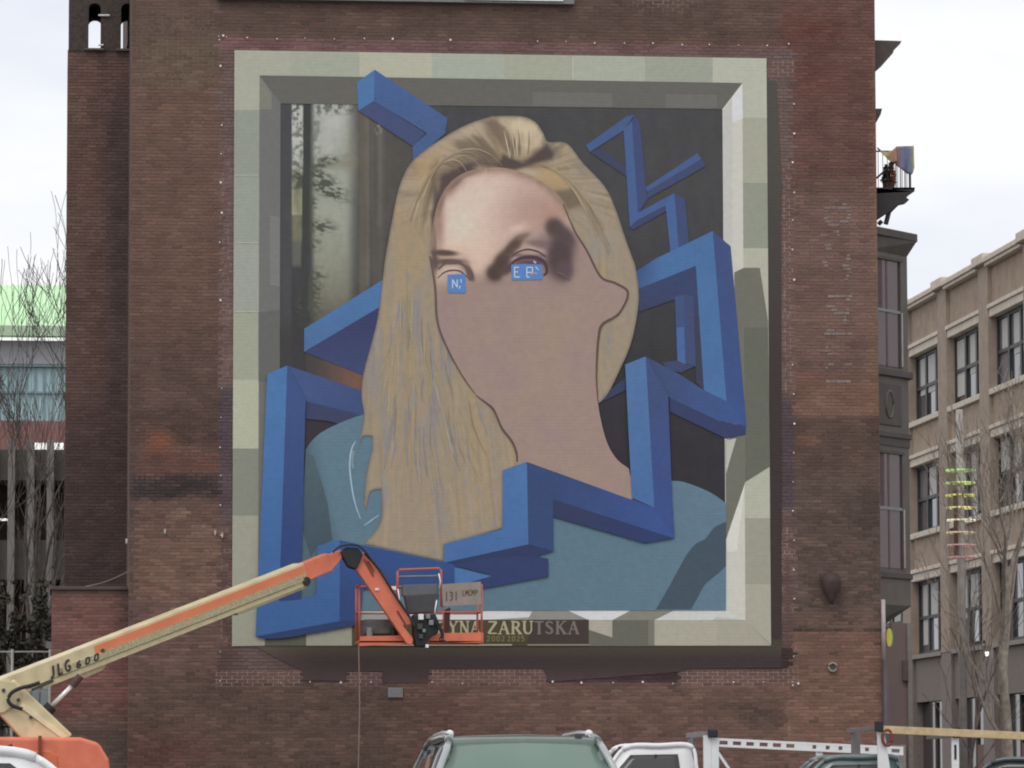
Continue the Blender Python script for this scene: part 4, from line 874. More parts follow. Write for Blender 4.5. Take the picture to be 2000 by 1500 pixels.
arch_wall(tx0+.02, tx1, tsill-.02, ttop, [(a*1.0255+.0, c_*1.0255+.02, zs+.1, zf) for a, c_, zs, zf in ops], YT+2.25, .45, 'belfry_back', M_TWR, tow)
b = MB(); b.box(tx0+.02, tx0+.3, YT+.43, YT+2.25, tsill, ttop); b.build('belfry_side', M_TWR, tow)
b = MB(); b.box(tx0-.1, tx1, YT-.1, YT+2.8, ttop, ttop+.3); b.build('tower_cap', M_TWR, tow)
for a, c_ in ((160,198), (222,262)):
    b = MB(); b.box(X(a, YT), X(c_, YT), YT-.1, YT+.42, tsill-.02, tsill+.03); b.build('arch_sill', mat('tower_stone', (84,80,76), .85), tow, bevel=.01)
for a, c_, y_ in ((192,214,30), (192,202,88)):
    b = MB(); b.tube([P(a, y_, YT-.06), P(c_, y_, YT-.06)], .02, 6); b.build('tie_rod', M_STEEL, tow)
# annex
YN = D+.35; ax0, ax1 = X(100, YN, 1300), X(256, YN, 1300); az = Z(1152, YN, 180)
anx = thing('brick_annex', 'low red brick annex filling the corner below the dark tower', 'building', ((ax0+ax1)/2, YN+1.2, 0))
def annex_col(x, y):
    c = np.zeros(np.shape(x)+(3,))+np.array([108,80,75.]); c = mixc(c, (122,84,76), fbm(x/40, y/25, 211)*.8); c = mixc(c, (84,68,64), (1-sst(1155, 1172, y))*.8+sst(215, 250, x)*(1-sst(1260, 1300, y))*.7); c = mixc(c, (112,72,66), (1-sst(130, 170, x))*sst(1260, 1330, y)*.6); c = mixc(c, (88,74,68), sst(1370, 1440, y)); return c
b = MB(); b.box(ax0, ax1-.02, YN+.02, YN+2.6, 0, az-.01); b.build('wall_core', MC['brick_core'], anx)
sheet(ax0, ax1, 0, az, YN+.008, .06, lambda x, y: mixc(annex_col(x, y), (122,112,104), .3), 'mortar_bed', M_MORTAR, anx)
rw = lay(ax0, ax1, 0, az, 4); tpx, tpy = proj(np.stack([rw[:, 0], np.full(len(rw), YN), rw[:, 1]], -1)); tc_ = stain(annex_col(tpx, tpy), tpx, tpy, rg.rand(len(rw), 2)); tag(link(brick_mesh(rw, YN, tc_, rg), 'brickwork', M_BRICK, anx), kind='stuff')
b = MB(); b.box(ax0-.04, ax1-.03, YN-.05, YN+2.62, az, az+.07); b.build('coping', mat('annex_coping', (78,68,66), .8), anx, bevel=.01)
b = MB(); b.tube([P(150,1148,YN+.5)+(P(250,1117,YN+.5)-P(150,1148,YN+.5))*t-Vector((0,0,.06*math.sin(t*math.pi))) for t in np.linspace(0, 1, 8)], .012, 5); o = b.build('service_cable', mat('cable', (110,104,104), .6)); tag(o, 'thin pale cable slung from the annex roof to the mural wall', 'cable')

# ------------------------------------------------------------------ office block across the side street (right)
XF = P(1787, 1000, 154).x
def ZR(py): return Z(py, 154, 1787)
off = thing('office_block', 'tan brick office block with white lintels and three-light black windows', 'building', (XF+6, 150, 0))
M_TAN = mat('tan_brick', (137,121,107), .9, var=.14, vs_=2.5, bump=.3, bscale=25)
M_TAN2 = mat('tan_pilaster', (138,124,112), .9, var=.12, vs_=2.5, bump=.3, bscale=25)
M_LINT = mat('pale_lintel', (178,168,155), .8, var=.12, vs_=3)
M_WFR = mat('black_frame', (50,52,52), .5); M_PANE = glass('office_pane', (104,104,108), .08); M_BLIND = mat('blind', (160,158,154), .7, var=.06); M_PANED = glass('office_pane_dark', (62,64,68), .06)
Ys = [167.0-6.2*k for k in range(10)]
def yb(px): return XF/ (ray(px, 1000).x/ray(px, 1000).y)
y1a, y1b = yb(1842), yb(1860); y2a, y2b = yb(1924), yb(1942); per = ((y1a+y1b)-(y2a+y2b))/2; pw = (y1a-y1b+y2a-y2b)/2
cen = [(y1a+y1b)/2+per*(2-k) for k in range(10)]
yfar, ynear = cen[0]+1, cen[-1]-1
rowsz = [(ZR(822), ZR(700)), (ZR(1040), ZR(916)), (ZR(1276), ZR(1140))]
zc = ZR(606)
b = MB(); b.box(XF+.35, XF+14, ynear, yfar, 0, zc); b.build('back_mass', mat('office_core', (70,64,60), .9), off)
sp = [(ZR(1400), ZR(1284)), (ZR(1130), ZR(1120)-.0), (ZR(1120), ZR(1046)), (ZR(905), ZR(828)), (ZR(690), zc)]
for z0, z1 in ((ZR(1372), ZR(1284)), (ZR(1133), ZR(1046)), (ZR(912), ZR(828)), (ZR(696), zc)):
    for k in range(9):
        b = MB(); b.box(XF+.0, XF+.4, cen[k+1]+pw/2, cen[k]-pw/2, z0, z1); b.build('spandrel', M_TAN if z0 > 6 else mat('shop_fascia', (106,97,90), .8), off)
for k in range(10):
    b = MB(); b.box(XF-.14, XF+.4, cen[k]-pw/2, cen[k]+pw/2, ZR(1283), zc+.15); b.build('pilaster', M_TAN2, off)
    b = MB(); b.box(XF-.12, XF+.4, cen[k]-pw/2-.1, cen[k]+pw/2+.1, 0, ZR(1283)); b.build('pier', mat('shop_pier', (112,102,98), .8), off)
    b = MB(); b.box(XF-.35, XF+.1, cen[k]-pw/2-.12, cen[k]+pw/2+.12, zc+.12, zc+.45); b.build('cornice_break', M_LINT, off, bevel=.03)
for k in range(9):
    ya, yb_ = cen[k+1]+pw/2, cen[k]-pw/2
    b = MB(); b.box(XF-.25, XF+.1, ya-.003, yb_+.003, zc, zc+.12); b.box(XF-.32, XF+.1, ya-.003, yb_+.003, zc+.12, zc+.3); b.build('cornice', M_LINT, off, bevel=.02)
    for r_, (z0, z1) in enumerate(rowsz):
        for nm, a, c_, o0 in (('lintel', z1+.06, z1+.34, .10), ('lintel_cap', z1+.34, z1+.48, .17), ('sill', z0-.26, z0-.06, .14)):
            if r_ == 2 and nm == 'sill': continue
            b = MB(); b.box(XF-o0, XF+.2, ya-.06 if nm != 'sill' else ya+.003, yb_+.06 if nm != 'sill' else yb_-.003, a, c_); b.build(nm, M_LINT if nm != 'sill' else mat('pale_sill', (176,168,156), .8), off, bevel=.02)
        wf = MB(); wf.box(XF+.17, XF+.34, ya, yb_, z0-.06, z0+.06); wf.box(XF+.17, XF+.34, ya, yb_, z1-.06, z1+.06)
        wl = (yb_-ya)/3
        for q in range(4): wf.box(XF+.155, XF+.345, max(ya, ya+q*wl-.12), min(yb_, ya+q*wl+.12), z0-.06, z1+.06)
        zm = z0+(z1-z0)*.5; wf.box(XF+.165, XF+.34, ya, yb_, zm-.06, zm+.06); win = wf.build('window', M_WFR, off)
        for q in range(3):
            rr = random.Random(k*31+r_*7+q)
            for h_, (a, c_) in enumerate(((z0+.06, zm-.06), (zm+.06, z1-.06))):
                b = MB(); b.box(XF+.24, XF+.26, ya+q*wl+.12, ya+(q+1)*wl-.12, a, c_); b.build('pane', M_PANED if (h_ == 0 and rr.random() < .6) else M_PANE, win)
            if rr.random() < .75:
                dr = rr.choice((.5, .5, .62, .9)); b = MB(); b.box(XF+.215, XF+.235, ya+q*wl+.16, ya+(q+1)*wl-.16-rr.choice((0, .4)), z1-.06-(z1-z0-.1)*dr, z1-.08); b.build('blind', M_BLIND, win)
    # shopfront
    b = MB(); b.box(XF+.25, XF+.34, ya, yb_, .0, ZR(1372)); sf = b.build('shopfront', glass('shop_glass', (40,38,38), .08), off)
    b = MB(); b.box(XF-.16, XF+.1, ya+.003, yb_-.003, ZR(1288), ZR(1280)); b.build('shop_cornice', mat('shop_cornice', (120,114,108), .7), sf)
    b = MB(); b.box(XF+.16, XF+.245, ya, yb_, 0, .6); b.box(XF+.17, XF+.24, (ya+yb_)/2-.06, (ya+yb_)/2+.06, .6, ZR(1374)); b.build('shop_frame', mat('shop_frame', (74,70,68), .6), sf)
    if k in (2, 3): b = MB(); b.box(XF+.15, XF+.24, ya+.6, (ya+yb_)/2-.3, 1.6, 2.6); b.build('poster', mat('window_poster', (96,70,62), .7), sf)
b = MB(); b.tube([(XF-.5, yb(1928), ZR(1277)-.0), (XF-.1, yb(1928), ZR(1277)+.05)], .05, 8); lp = thing('wall_lamp', 'small bright white lamp on the shop fascia of the tan office block', 'lamp', (XF-.1, yb(1928), ZR(1277))); b.build('arm', M_DGREY, lp)
b = MB(); b.tube([P(1928,1277,yb(1928)-1)+Vector((0,0,-.07)), P(1928,1277,yb(1928)-1)+Vector((0,0,.07))], .07, 10); b.build('bulb', emis('bulb', (255,250,240), 1.3), lp)
# brown rendered wall past the oriel
YW = 112.0; b = MB(); wx0, wx1 = X(1700, YW), X(1777, YW, 1300); b.box(wx0, wx1, YW, YW+6, 0, Z(1217, YW, 1740)); rw_ = thing('rendered_house', 'plain mauve-brown rendered building seen below the oriel', 'building', ((wx0+wx1)/2, YW+3, 0)); b.build('wall', mat('brown_render', (112,98,93), .9, var=.06, vs_=1, bump=.1), rw_)
b = MB(); b.box(X(1762, YW, 1300), X(1772, YW, 1300), YW-.12, YW-.003, Z(1330, YW, 1760), Z(1290, YW, 1760)); b.build('meter_box', mat('meter', (90,76,72), .7), rw_, bevel=.01)
b = MB(); b.box(wx0, X(1768, YW, 1450), YW-.06, YW-.004, 0, Z(1455, YW, 1740)); b.build('garage_door', mat('garage_pale', (150,140,132), .7), rw_)
b = MB(); b.box(X(1772, YW, 1300), wx1+.05, YW-.1, YW-.002, 0, Z(1217, YW, 1740)); b.build('corner_trim', mat('trim_pale', (128,122,116), .8), rw_)

# ------------------------------------------------------------------ far buildings on the left
YG = 190.0
hall = thing('green_roof_hall', 'glazed building with a pale green metal roof seen behind bare branches', 'building', (X(20, YG), YG+8, 0))
gx0, gx1 = X(-260, YG, 700), X(190, YG, 700); zg = lambda y: Z(y, YG, 60)
b = MB(); b.add([(gx0,YG-.8,zg(652)),(gx1,YG-.8,zg(652)),(gx1,YG+14,zg(544)+1.3),(gx0,YG+14,zg(544)+1.3),(gx0,YG-.8,zg(652)-.25),(gx1,YG-.8,zg(652)-.25),(gx1,YG+14,zg(544)-1),(gx0,YG+14,zg(544)-1)], [(0,1,2,3),(7,6,5,4),(0,4,5,1),(1,5,6,2),(2,6,7,3),(3,7,4,0)])
roof = b.build('roof', mat('copper_green', (178,222,168), .6, var=.06, vs_=.6), hall)
b = MB()
for k in range(30):
    x_ = gx0+(gx1-gx0)*(k+.5)/30; b.beam((x_, YG-.78, zg(652)+.03), (x_, YG+14, zg(544)+1.33), .08, .08)
b.build('roof_seam', mat('copper_seam', (170,212,160), .6), roof)
b = MB(); b.box(gx0, gx1, YG-.9, YG-.805, zg(660), zg(640)); b.build('eaves', mat('pale_eaves', (160,178,152), .6), roof)
b = MB(); b.box(gx0, gx1, YG, YG+13, zg(712), zg(652)-.3); b.build('upper_wall', mat('grey_cladding', (150,148,152), .8, var=.06), hall)
b = MB(); b.box(gx0, gx1, YG+.3, YG+13, zg(822), zg(712)); b.build('glazing', glass('teal_glass', (158,186,190), .08), hall)
for k in range(26):
    x_ = gx0+(gx1-gx0)*k/26; b = MB(); b.box(x_-.06, x_+.06, YG+.15, YG+.295, zg(820), zg(713)); b.build('mullion', mat('mullion', (110,128,132), .5), hall)
b = MB(); b.box(gx0, gx1, YG+.12, YG+.29, zg(768), zg(764)); b.box(gx0, gx1, YG+.0, YG+.29, zg(716), zg(711)); b.build('transom', MC['mullion'], hall)
b = MB(); b.box(gx0, gx1, YG, YG+13, 0, zg(822)); b.build('brick_base', mat('red_brick_far', (122,88,84), .9, var=.1, vs_=2), hall)
YC = 128.0; zc2 = lambda y: Z(y, YC, 60)
gar = thing('concrete_garage', 'grey concrete parking garage with tall fins and dark openings', 'building', (X(20, YC), YC+6, 0))
cx0, cx1 = X(-300, YC, 1000), X(180, YC, 1000)
M_CON = mat('concrete', (90,87,83), .9, var=.12, vs_=.8, bump=.2); M_CON2 = mat('concrete_fin', (108,104,101), .9, var=.1, vs_=.8)
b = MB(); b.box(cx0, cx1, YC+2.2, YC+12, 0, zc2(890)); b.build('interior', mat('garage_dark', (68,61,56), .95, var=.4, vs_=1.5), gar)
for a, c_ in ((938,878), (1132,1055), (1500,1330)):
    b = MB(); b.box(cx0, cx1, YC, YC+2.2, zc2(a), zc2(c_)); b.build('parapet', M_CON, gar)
for k in range(-8, 5):
    xx = 22+k*38; b = MB(); b.box(X(xx-7, YC, 1000), X(xx+7, YC, 1000), YC-.45, YC-.003, 0, zc2(862)); b.build('fin', M_CON2, gar, bevel=.02)
for a, c_ in ((66,91),(104,124)):
    b = MB(); b.box(X(a, YC, 870), X(c_, YC, 870), YC+.3, YC+.5, zc2(876), zc2(863)); b.build('skylit_gap', emis('skylit_gap', (232,236,230), .75), gar)  # glowing boxes stand in for sky-lit gaps, no lamps here
b = MB(); b.box(X(-10, YC, 1008), X(14, YC, 1008), YC+1.2, YC+1.35, zc2(1012), zc2(1008)); b.build('tube_lamp', emis('tube_lamp', (250,250,245), 1.2), gar)

# ------------------------------------------------------------------ bare trees
def grow(b, p, d, ln, r, depth, rr, up, leaf=None, gn=5):
    n = 5; pts = [p]; rs = [r]; q = p.copy(); dd = d.copy()
    for k in range(n):
        dd = (dd+Vector((rr.uniform(-1,1), rr.uniform(-1,1), rr.uniform(-.6,.8)))*.13+Vector((0,0,up))).normalized(); q = q+dd*(ln/n); pts.append(q.copy()); rs.append(r*(1-.5*(k+1)/n))
    b.tube(pts, [max(.0075, a) for a in rs], gn if r > .03 else 4)
    if depth == 0: return
    kids = rr.choice((2,3,3)) if depth > 1 else rr.choice((2,3))
    for k in range(kids):
        t = rr.randint(2, n) if k else n; a = rr.uniform(.25, .75); ax = Vector((rr.uniform(-1,1), rr.uniform(-1,1), rr.uniform(-.3,.3))).normalized()
        nd = (Matrix.Rotation(a*(1 if k else .5), 3, ax) @ dd).normalized(); grow(b, pts[t], nd, ln*rr.uniform(.62, .86), rs[t]*(.85 if k == 0 else .72), depth-1, rr, up, leaf, gn)
def tree(name, label, px, Yt, trunk_h, r, ln, depth, seed, col, stems=1, lean=0.0, up=.06, spread=.35):
    rr = random.Random(seed); base = Vector((X(px, Yt, 1500), Yt, 0)); t = thing(name, label, 'tree', base)
    b = MB(); tops = []
    for s_ in range(stems):
        p0 = base+Vector((rr.uniform(-.12,.12)*(stems > 1), rr.uniform(-.12,.12)*(stems > 1), -.05)); ang = (s_-(stems-1)/2)*spread if stems > 1 else lean
        pts = [p0]; d = Vector((math.sin(ang)*.5+lean*.2, rr.uniform(-.15,.15), 1)).normalized(); q = p0
        for k in range(6): d = (d+Vector((rr.uniform(-1,1)*.05+math.sin(ang)*.05, rr.uniform(-1,1)*.05, .05))).normalized(); q = q+d*(trunk_h/6); pts.append(q)
        b.tube(pts, [r*(1-.09*k)*(1.25 if k == 0 else 1) for k in range(7)], 8); tops.append((pts, d))
    m = mat('bark_'+name+str(seed), col, .95, var=.3, vs_=8, bump=.5, bscale=30)
    b.build('trunk', m, t, smooth=True)
    b = MB()
    for pts, d in tops:
        for k in range(3): grow(b, pts[-1-k % 2], (d+Vector((rr.uniform(-1,1)*.5, rr.uniform(-1,1)*.5, .2))).normalized(), ln, r*.52, depth, rr, up)
        for k in (3, 4): grow(b, pts[k], (Vector((rr.choice((-1,1))*.8, rr.uniform(-.6,.6), .8))).normalized(), ln*.8, r*.32, depth-1, rr, up)
    b.build('crown', m, t)
    return t
tree('bare_tree', 'many-stemmed bare tree in front of the green-roofed hall', 12, 106, 5.0, .12, 3.3, 5, 12, (78,72,68), stems=2, up=.09, spread=.45)
tree('bare_tree', 'slender bare tree beside the concrete garage fins', 58, 112, 5.5, .10, 3.0, 5, 36, (78,72,68), up=.09, lean=-.02)
tree('street_tree', 'grey bare street tree in front of the tan office block', 1962, 100, 4.6, .19, 2.2, 5, 22, (138,128,118), up=.06, lean=-.02)
tree('street_tree', 'thin bare sapling leaning beside the ringed pole', 1872, 104, 3.2, .07, 1.3, 3, 45, (104,92,86), up=.05, lean=.25)
# tangled ivy and brush under the garage
t = thing('ivy_thicket', 'dark tangled ivy and brush climbing beside the red brick annex', 'shrub', (X(50, 100), 100, 0)); rr = random.Random(9)
b = MB(); b2 = MB()
for k in range(22):
    p = Vector((X(rr.uniform(-60, 108), 100, 1300), 100+rr.uniform(-.6, .8), 0)); grow(b, p, Vector((rr.uniform(-.25,.25), rr.uniform(-.2,.2), 1)).normalized(), rr.uniform(2.2, 3.4), .03, 1, rr, .05, gn=4)
b.build('stem', mat('ivy_stem', (92,84,76), .95, var=.3), t)
for k in range(9000):
    x_ = rr.uniform(-60, 106); y_ = rr.uniform(1135+.0, 1420); 
    if vnoise(x_/14., y_/18., 77) < .36+.22*(y_ < 1200): continue
    p = P(x_, y_, 100+rr.uniform(-.5, .9)); d1 = Vector((rr.uniform(-1,1), rr.uniform(-1,1), rr.uniform(-1,1))).normalized()*rr.uniform(.035, .075); d2 = d1.orthogonal()*.65; b2.poly([p-d1, p+d2, p+d1*1.1, p-d2])
b2.build('foliage', mat('ivy_leaf', (58,56,48), .8, var=.35, vs_=3), t, fix=False)
# chain-link fence
YFc = 88.5; fe = thing('wire_fence', 'grey wire fence with thin rails in front of the ivy', 'fence', (X(50, YFc), YFc, 0)); zr = Z(1273, YFc, 50); M_GALV = mat('galvanised', (138,136,132), .5)
for px_ in (-120, -48, 24, 98):
    b = MB(); x_ = X(px_, YFc, 1300); b.tube([(x_, YFc, 0), (x_, YFc, zr+.05)], .03, 8); b.build('post', M_GALV, fe, smooth=True)
for z_ in (zr, .1): b = MB(); b.tube([(X(-120, YFc), YFc+.045, z_), (X(99, YFc), YFc+.045, z_)], .02, 6); b.build('rail', M_GALV, fe)
b = MB(); x0_, x1_ = X(-120, YFc), X(98, YFc); n_ = int((x1_-x0_)/.075)
for k in range(-int(zr/.075), n_):
    for sgn in (1, -1):
        a = Vector((x0_+k*.075, YFc-.02, .1)) if sgn > 0 else Vector((x0_+k*.075+zr, YFc-.026, .1)); e = a+Vector((sgn*(zr-.1), 0, zr-.1))
        if min(a.x, e.x) < x0_ or max(a.x, e.x) > x1_: continue
        b.beam(a, e, .004, .004)
tag(b.build('wire_mesh', M_GALV, fe), kind='stuff')
# blue-grey parked van body behind the fence
q = X(72, 94, 1380); cb = thing('utility_cabinet', 'pale blue-grey steel cabinet standing behind the wire fence', 'cabinet', (q, 94, 0))
b = MB(); b.box(X(36, 94, 1380), X(99, 94, 1380), 94, 95, .1, Z(1343, 94, 70)); b.build('body', mat('cabinet_blue', (122,128,130), .5, var=.06), cb, bevel=.03)
for a, c_ in ((38,60),(63,77),(80,97)): b = MB(); b.box(X(a, 94, 1380), X(c_, 94, 1380), 93.965, 93.998, .2, Z(1350, 94, 70)); b.build('door', mat('cabinet_door', (132,138,140), .5, var=.06), cb, bevel=.01)
b = MB(); b.box(X(34, 94, 1380), X(101, 94, 1380), 93.9, 95.1, 0, .1); b.build('plinth', M_CON, cb)

# ------------------------------------------------------------------ light-ring pole
YP = 104.0; q = P(1881, 1400, YP); pole = thing('ring_light_pole', 'pale street pole wearing a stack of glowing coloured rings', 'street light', (q.x, YP, 0)); zp = lambda y: Z(y, YP, 1880)
b = MB(); b.tube([(q.x, YP, 0), (q.x, YP, zp(1100)), (q.x, YP, zp(800))], [.105, .10, .085], 14); b.build('shaft', mat('pole_pale', (158,152,146), .6, var=.12, vs_=6), pole, smooth=True)
b = MB(); b.tube([(q.x, YP, 0), (q.x, YP, .5)], [.19, .15], 14); b.build('base', M_GREY, pole)
rc = [(172,220,110),(204,224,118),(214,214,104),(226,218,150),(236,226,196),(222,196,168),(214,164,158),(204,144,144)]
cxr = X(1876, YP, 950); rad = (X(1903, YP)-X(1848, YP))/2
for k, c_ in enumerate(rc):
    z_ = zp(919+k*24.3); b = MB(); b.tube([(cxr+rad*math.cos(t/32*math.tau), YP+rad*math.sin(t/32*math.tau), z_) for t in range(33)], .021 if k < 6 else .016, 8); rg_ = b.build('light_ring', emis('ring_%d' % k, c_, .7 if k < 5 else .4), pole, smooth=True)
    b = MB()
    for t in (0, 2.1, 4.2): b.tube([(q.x, YP, z_), (cxr+rad*math.cos(t), YP+rad*math.sin(t), z_)], .008, 5)
    b.build('spoke', M_DGREY, rg_)
b = MB()
for t in range(6): a = t/6*math.tau+.3; b.tube([(cxr+rad*math.cos(a), YP+rad*math.sin(a), zp(919)), (cxr+rad*math.cos(a), YP+rad*math.sin(a), zp(1092))], .006, 5)
b.build('hanger_rod', M_GREY, pole)
b = MB(); b.tube([(q.x-.14, YP-.05, zp(1085)), (q.x-.14, YP-.05, zp(955))], .05, 8); b.build('equipment_tube', mat('rust_tube', (96,70,62), .7), pole)

# ------------------------------------------------------------------ boom lift
bl = thing('boom_lift', 'orange and cream articulating boom lift with its basket raised to the mural', 'boom lift', (X(60, 78.3), 78.3, 0))
Yh = 78.0
hx0, hx1 = X(-150, Yh, 1470), X(217, Yh, 1470); hz = Z(1438, Yh, 60)
b = MB(); pr = [(hx0,hz-.25),(hx0+.25,hz),(hx1-.55,hz-.02),(hx1-.22,hz-.12),(hx1-.04,hz-.42),(hx1+.06,.95),(hx0,.95)]; b.prism([(x_, Yh, z_) for x_, z_ in pr], (0, 1.0, 0)); b.build('engine_hood', M_OR, bl, bevel=.07, seg=4)
b = MB(); b.prism([(hx0+.2,Yh-.02,1.1),(hx1-.95,Yh-.02,1.1),(hx1-.95,Yh-.02,hz-.36),(hx1-1.1,Yh-.02,hz-.27),(hx0+.2,Yh-.02,hz-.27)], (0, .05, 0)); b.build('hood_door', M_OR2, bl, bevel=.012)
b = MB(); b.box(X(78, Yh), X(85, Yh), Yh-.10, Yh-.03, hz-.4, Z(1437, Yh, 80)); b.build('hood_latch', mat('brown_latch', (112,62,44), .6), bl)
b = MB(); b.box(hx0+.1, hx1-.1, Yh+1.05, Yh+1.9, .95, hz-.35); b.build('tank_cover', M_OR, bl, bevel=.06, seg=3)
b = MB(); b.box(hx0+.3, hx1-.5, Yh-.1, Yh+2.0, .5, .9); b.build('chassis', M_CREAM, bl, bevel=.03)
b = MB(); b.tube([((hx0+hx1)/2, Yh+.9, .88), ((hx0+hx1)/2, Yh+.9, .96)], .6, 24); b.build('turntable_ring', M_DGREY, bl)
for wx in (hx0+.55, hx1-.8):
    for wy in (Yh-.28, Yh+1.95):
        b = MB(); b.tube([(wx, wy, .48), (wx, wy+.06, .48), (wx, wy+.24, .48), (wx, wy+.30, .48)], [.42,.48,.48,.42], 24); wh = b.build('wheel', M_TYRE, bl, bevel=.02)
        b = MB(); b.tube([(wx, wy-.01, .48), (wx, wy+.31, .48)], .25, 18); b.build('rim', M_CREAM, wh)
E0 = P(-12, 1352, 78.55); B0 = P(-84, 1379, 78.5); B1 = P(588, 1119, 82.6); bd = (B1-B0).normalized(); bs = bd.cross(Vector((0,0,1))).normalized(); bu = bs.cross(bd)
b = MB(); b.beam(P(2, 1350, 78.55), P(112, 1462, 78.6), .5, .62, t=1.15); b.build('riser_arm', M_CREAM, bl, bevel=.03)
b = MB(); b.beam(P(40, 1376, 78.28), P(128, 1441, 78.33), .05, .09); b.build('riser_flange', mat('cream_light', (204,192,160), .45), bl)
b = MB(); b.prism([P(x_, y_, 78.25) for x_, y_ in ((-70,1350),(-20,1326),(30,1332),(44,1352),(34,1374),(8,1392),(-60,1400))], (0, .62, 0)); b.build('elbow_plate', M_CREAM, bl, bevel=.02)
for x_, y_ in ((7,1348),(36,1367),(60,1401)): b = MB(); q = P(x_, y_, 78.22); b.tube([q, q+Vector((0,.05,0))], .035, 10); b.build('pin', M_DGREY, bl)
mb_ = MB(); mb_.beam(B0, B1, .34, .40); mb = mb_.build('main_boom', M_CREAM, bl, bevel=.015)
def on_boom(px, v, off): # a point on the near face of the boom below photo column px
    t = (px+84)/(588+84); return B0+(B1-B0)*t+bu*v-bs*(off) if (bs.y > 0) else B0+(B1-B0)*t+bu*v+bs*off
near_s = -bs if bs.y > 0 else bs
def strip(p0, p1, v0, v1, name, m, th=.012, off=.17):
    a = on_boom(p0, v0, off); c_ = on_boom(p1, v0, off); d_ = on_boom(p1, v1, off); e = on_boom(p0, v1, off); b = MB(); b.prism([a, c_, d_, e], near_s*th); return b.build(name, m, mb)
strip(168, 586, .0, .15, 'orange_panel', mat('orange_panel', (200,116,82), .5, var=.08, vs_=2))
strip(100, 586, -.135, -.003, 'cable_tray', mat('tray_mottle', (158,150,118), .7, var=.28, vs_=26, bump=.5, bscale=40), th=.03)
strip(-20, 560, -.15, -.138, 'tray_shadow_gap', M_DGREY, th=.006)
b = MB(); b.beam(on_boom(60, -.21, .10), on_boom(582, -.20, .10), .16, .07); b.build('lower_rail', mat('cream_rail', (176,164,130), .5), mb)
b = MB(); b.beam(on_boom(440, -.235, .06), on_boom(585, -.25, .06), .2, .12, t=.75); b.build('tray_end', mat('cream_shade', (170,160,126), .5), mb, bevel=.02)
b = MB(); q = on_boom(583, -.16, .2); b.tube([q, q+bs*.3*(1 if bs.y > 0 else -1)], .09, 14); b.build('sheave', M_BLACK, mb)
for txt, ps, hh, th in (('JLG', (76,90,104), .21, 3.2), ('600', (124,141,158), .12, 2.6)):
    for ch, p0 in zip(txt, ps):
        b = MB()
        for a_, c_, k in GL[ch]:
            w_ = .135 if txt == 'JLG' else .13
            def pt(s): return on_boom(p0, 0.095 if txt == 'JLG' else .005, .2015 if txt == 'JLG' else .2015)+bd*(s[0]*w_+ (1-s[1])*.05)+bu*(-s[1]*hh)
            b.beam(pt(a_), pt(c_), .004, .045 if txt == 'JLG' else .034, up=near_s.cross((pt(c_)-pt(a_)).normalized()))
        b.build('boom_lettering', mat('letter_black', (52,50,48), .6), mb)
for k, p0 in enumerate((180,)): b = MB(); q = on_boom(p0, .02, .185); b.tube([q, q+near_s*.03], .035, 8); b.build('boom_bolt', M_DGREY, mb)
# lift cylinder under the boom
b = MB(); b.prism([on_boom(x_, v_, .1) for x_, v_ in ((120,-.2),(196,-.2),(176,-.34),(140,-.36))], -near_s*.2); b.build('cylinder_bracket', MC['cream_shade'], bl, bevel=.01)
cy = lambda x_, y_: P(x_, y_, 79.2)
b = MB(); b.tube([cy(157,1320), cy(141,1340)], .075, 10); b.build('cylinder_clevis', mat('brown_clevis', (74,56,50), .6), bl)
b = MB(); b.tube([cy(144,1336), cy(99,1381)], .042, 12); b.build('cylinder_rod', M_STEEL, bl, smooth=True)
b = MB(); b.tube([cy(101,1379), cy(78,1403), cy(20,1462)], .115, 14); b.build('cylinder_barrel', M_BLACK, bl)
b = MB(); b.tube([P(x_, y_, 78.15) for x_, y_ in smooth([(78,1333),(60,1339),(40,1344),(24,1352),(17,1362),(17,1371),(26,1379),(44,1385)], 3)], .035, 8); b.build('hydraulic_hose', M_BLACK, bl, smooth=True)
b = MB(); b.beam(on_boom(40, -.19, .19), on_boom(80, -.17, .19), .03, .05); b.build('hose_clamp', M_DGREY, bl)
# telescoping head, knuckle and jib
T1 = P(668, 1086, 82.9)
b = MB(); b.beam(B1-bd*.05, P(640,1098,82.8), .28, .36); b.build('fly_boom', M_OR, bl, bevel=.02)
b = MB(); b.prism([P(x_, y_, 82.68) for x_, y_ in ((584,1108),(652,1078),(668,1074),(668,1090),(652,1110),(596,1134))], (0, .3, 0)); b.build('fly_boom_head', M_OR, bl, bevel=.012)
b = MB(); b.beam(P(606,1097,82.64), P(614,1118,82.64), .03, .05); b.build('head_strap', M_BLACK, bl)
b = MB(); b.prism([P(x_, y_, 82.62) for x_, y_ in ((664,1078),(676,1068),(700,1070),(708,1082),(704,1096),(696,1112),(680,1106),(672,1092))], (0, .42, 0)); b.build('knuckle', M_BLACK, bl, bevel=.02)
b = MB(); b.tube([P(x_, y_, 82.58) for x_, y_ in smooth([(650,1079),(662,1068),(680,1064),(700,1066),(716,1080),(730,1100)], 3)], .022, 6); b.build('knuckle_hose', M_BLACK, bl)
J0, J1 = P(693, 1087, 82.85), P(808, 1252, 83.05)
b = MB(); b.prism([P(x_, y_, 82.7) for x_, y_ in ((690,1108),(708,1078),(726,1090),(803,1215),(801,1220),(787,1222),(807,1248),(805,1259),(795,1258),(700,1118))], (0, .3, 0)); jib = b.build('jib', M_OR, bl, bevel=.012)
b = MB()
for a, c_ in (((711,1092),(729,1125)), ((718,1096),(730,1117))): b.beam(P(*a, 82.685), P(*c_, 82.685), .02, .03)
b.beam(P(776,1193,82.685), P(796,1226,82.685), .02, .035); b.build('jib_slot', mat('jib_dark', (104,62,50), .7), jib)
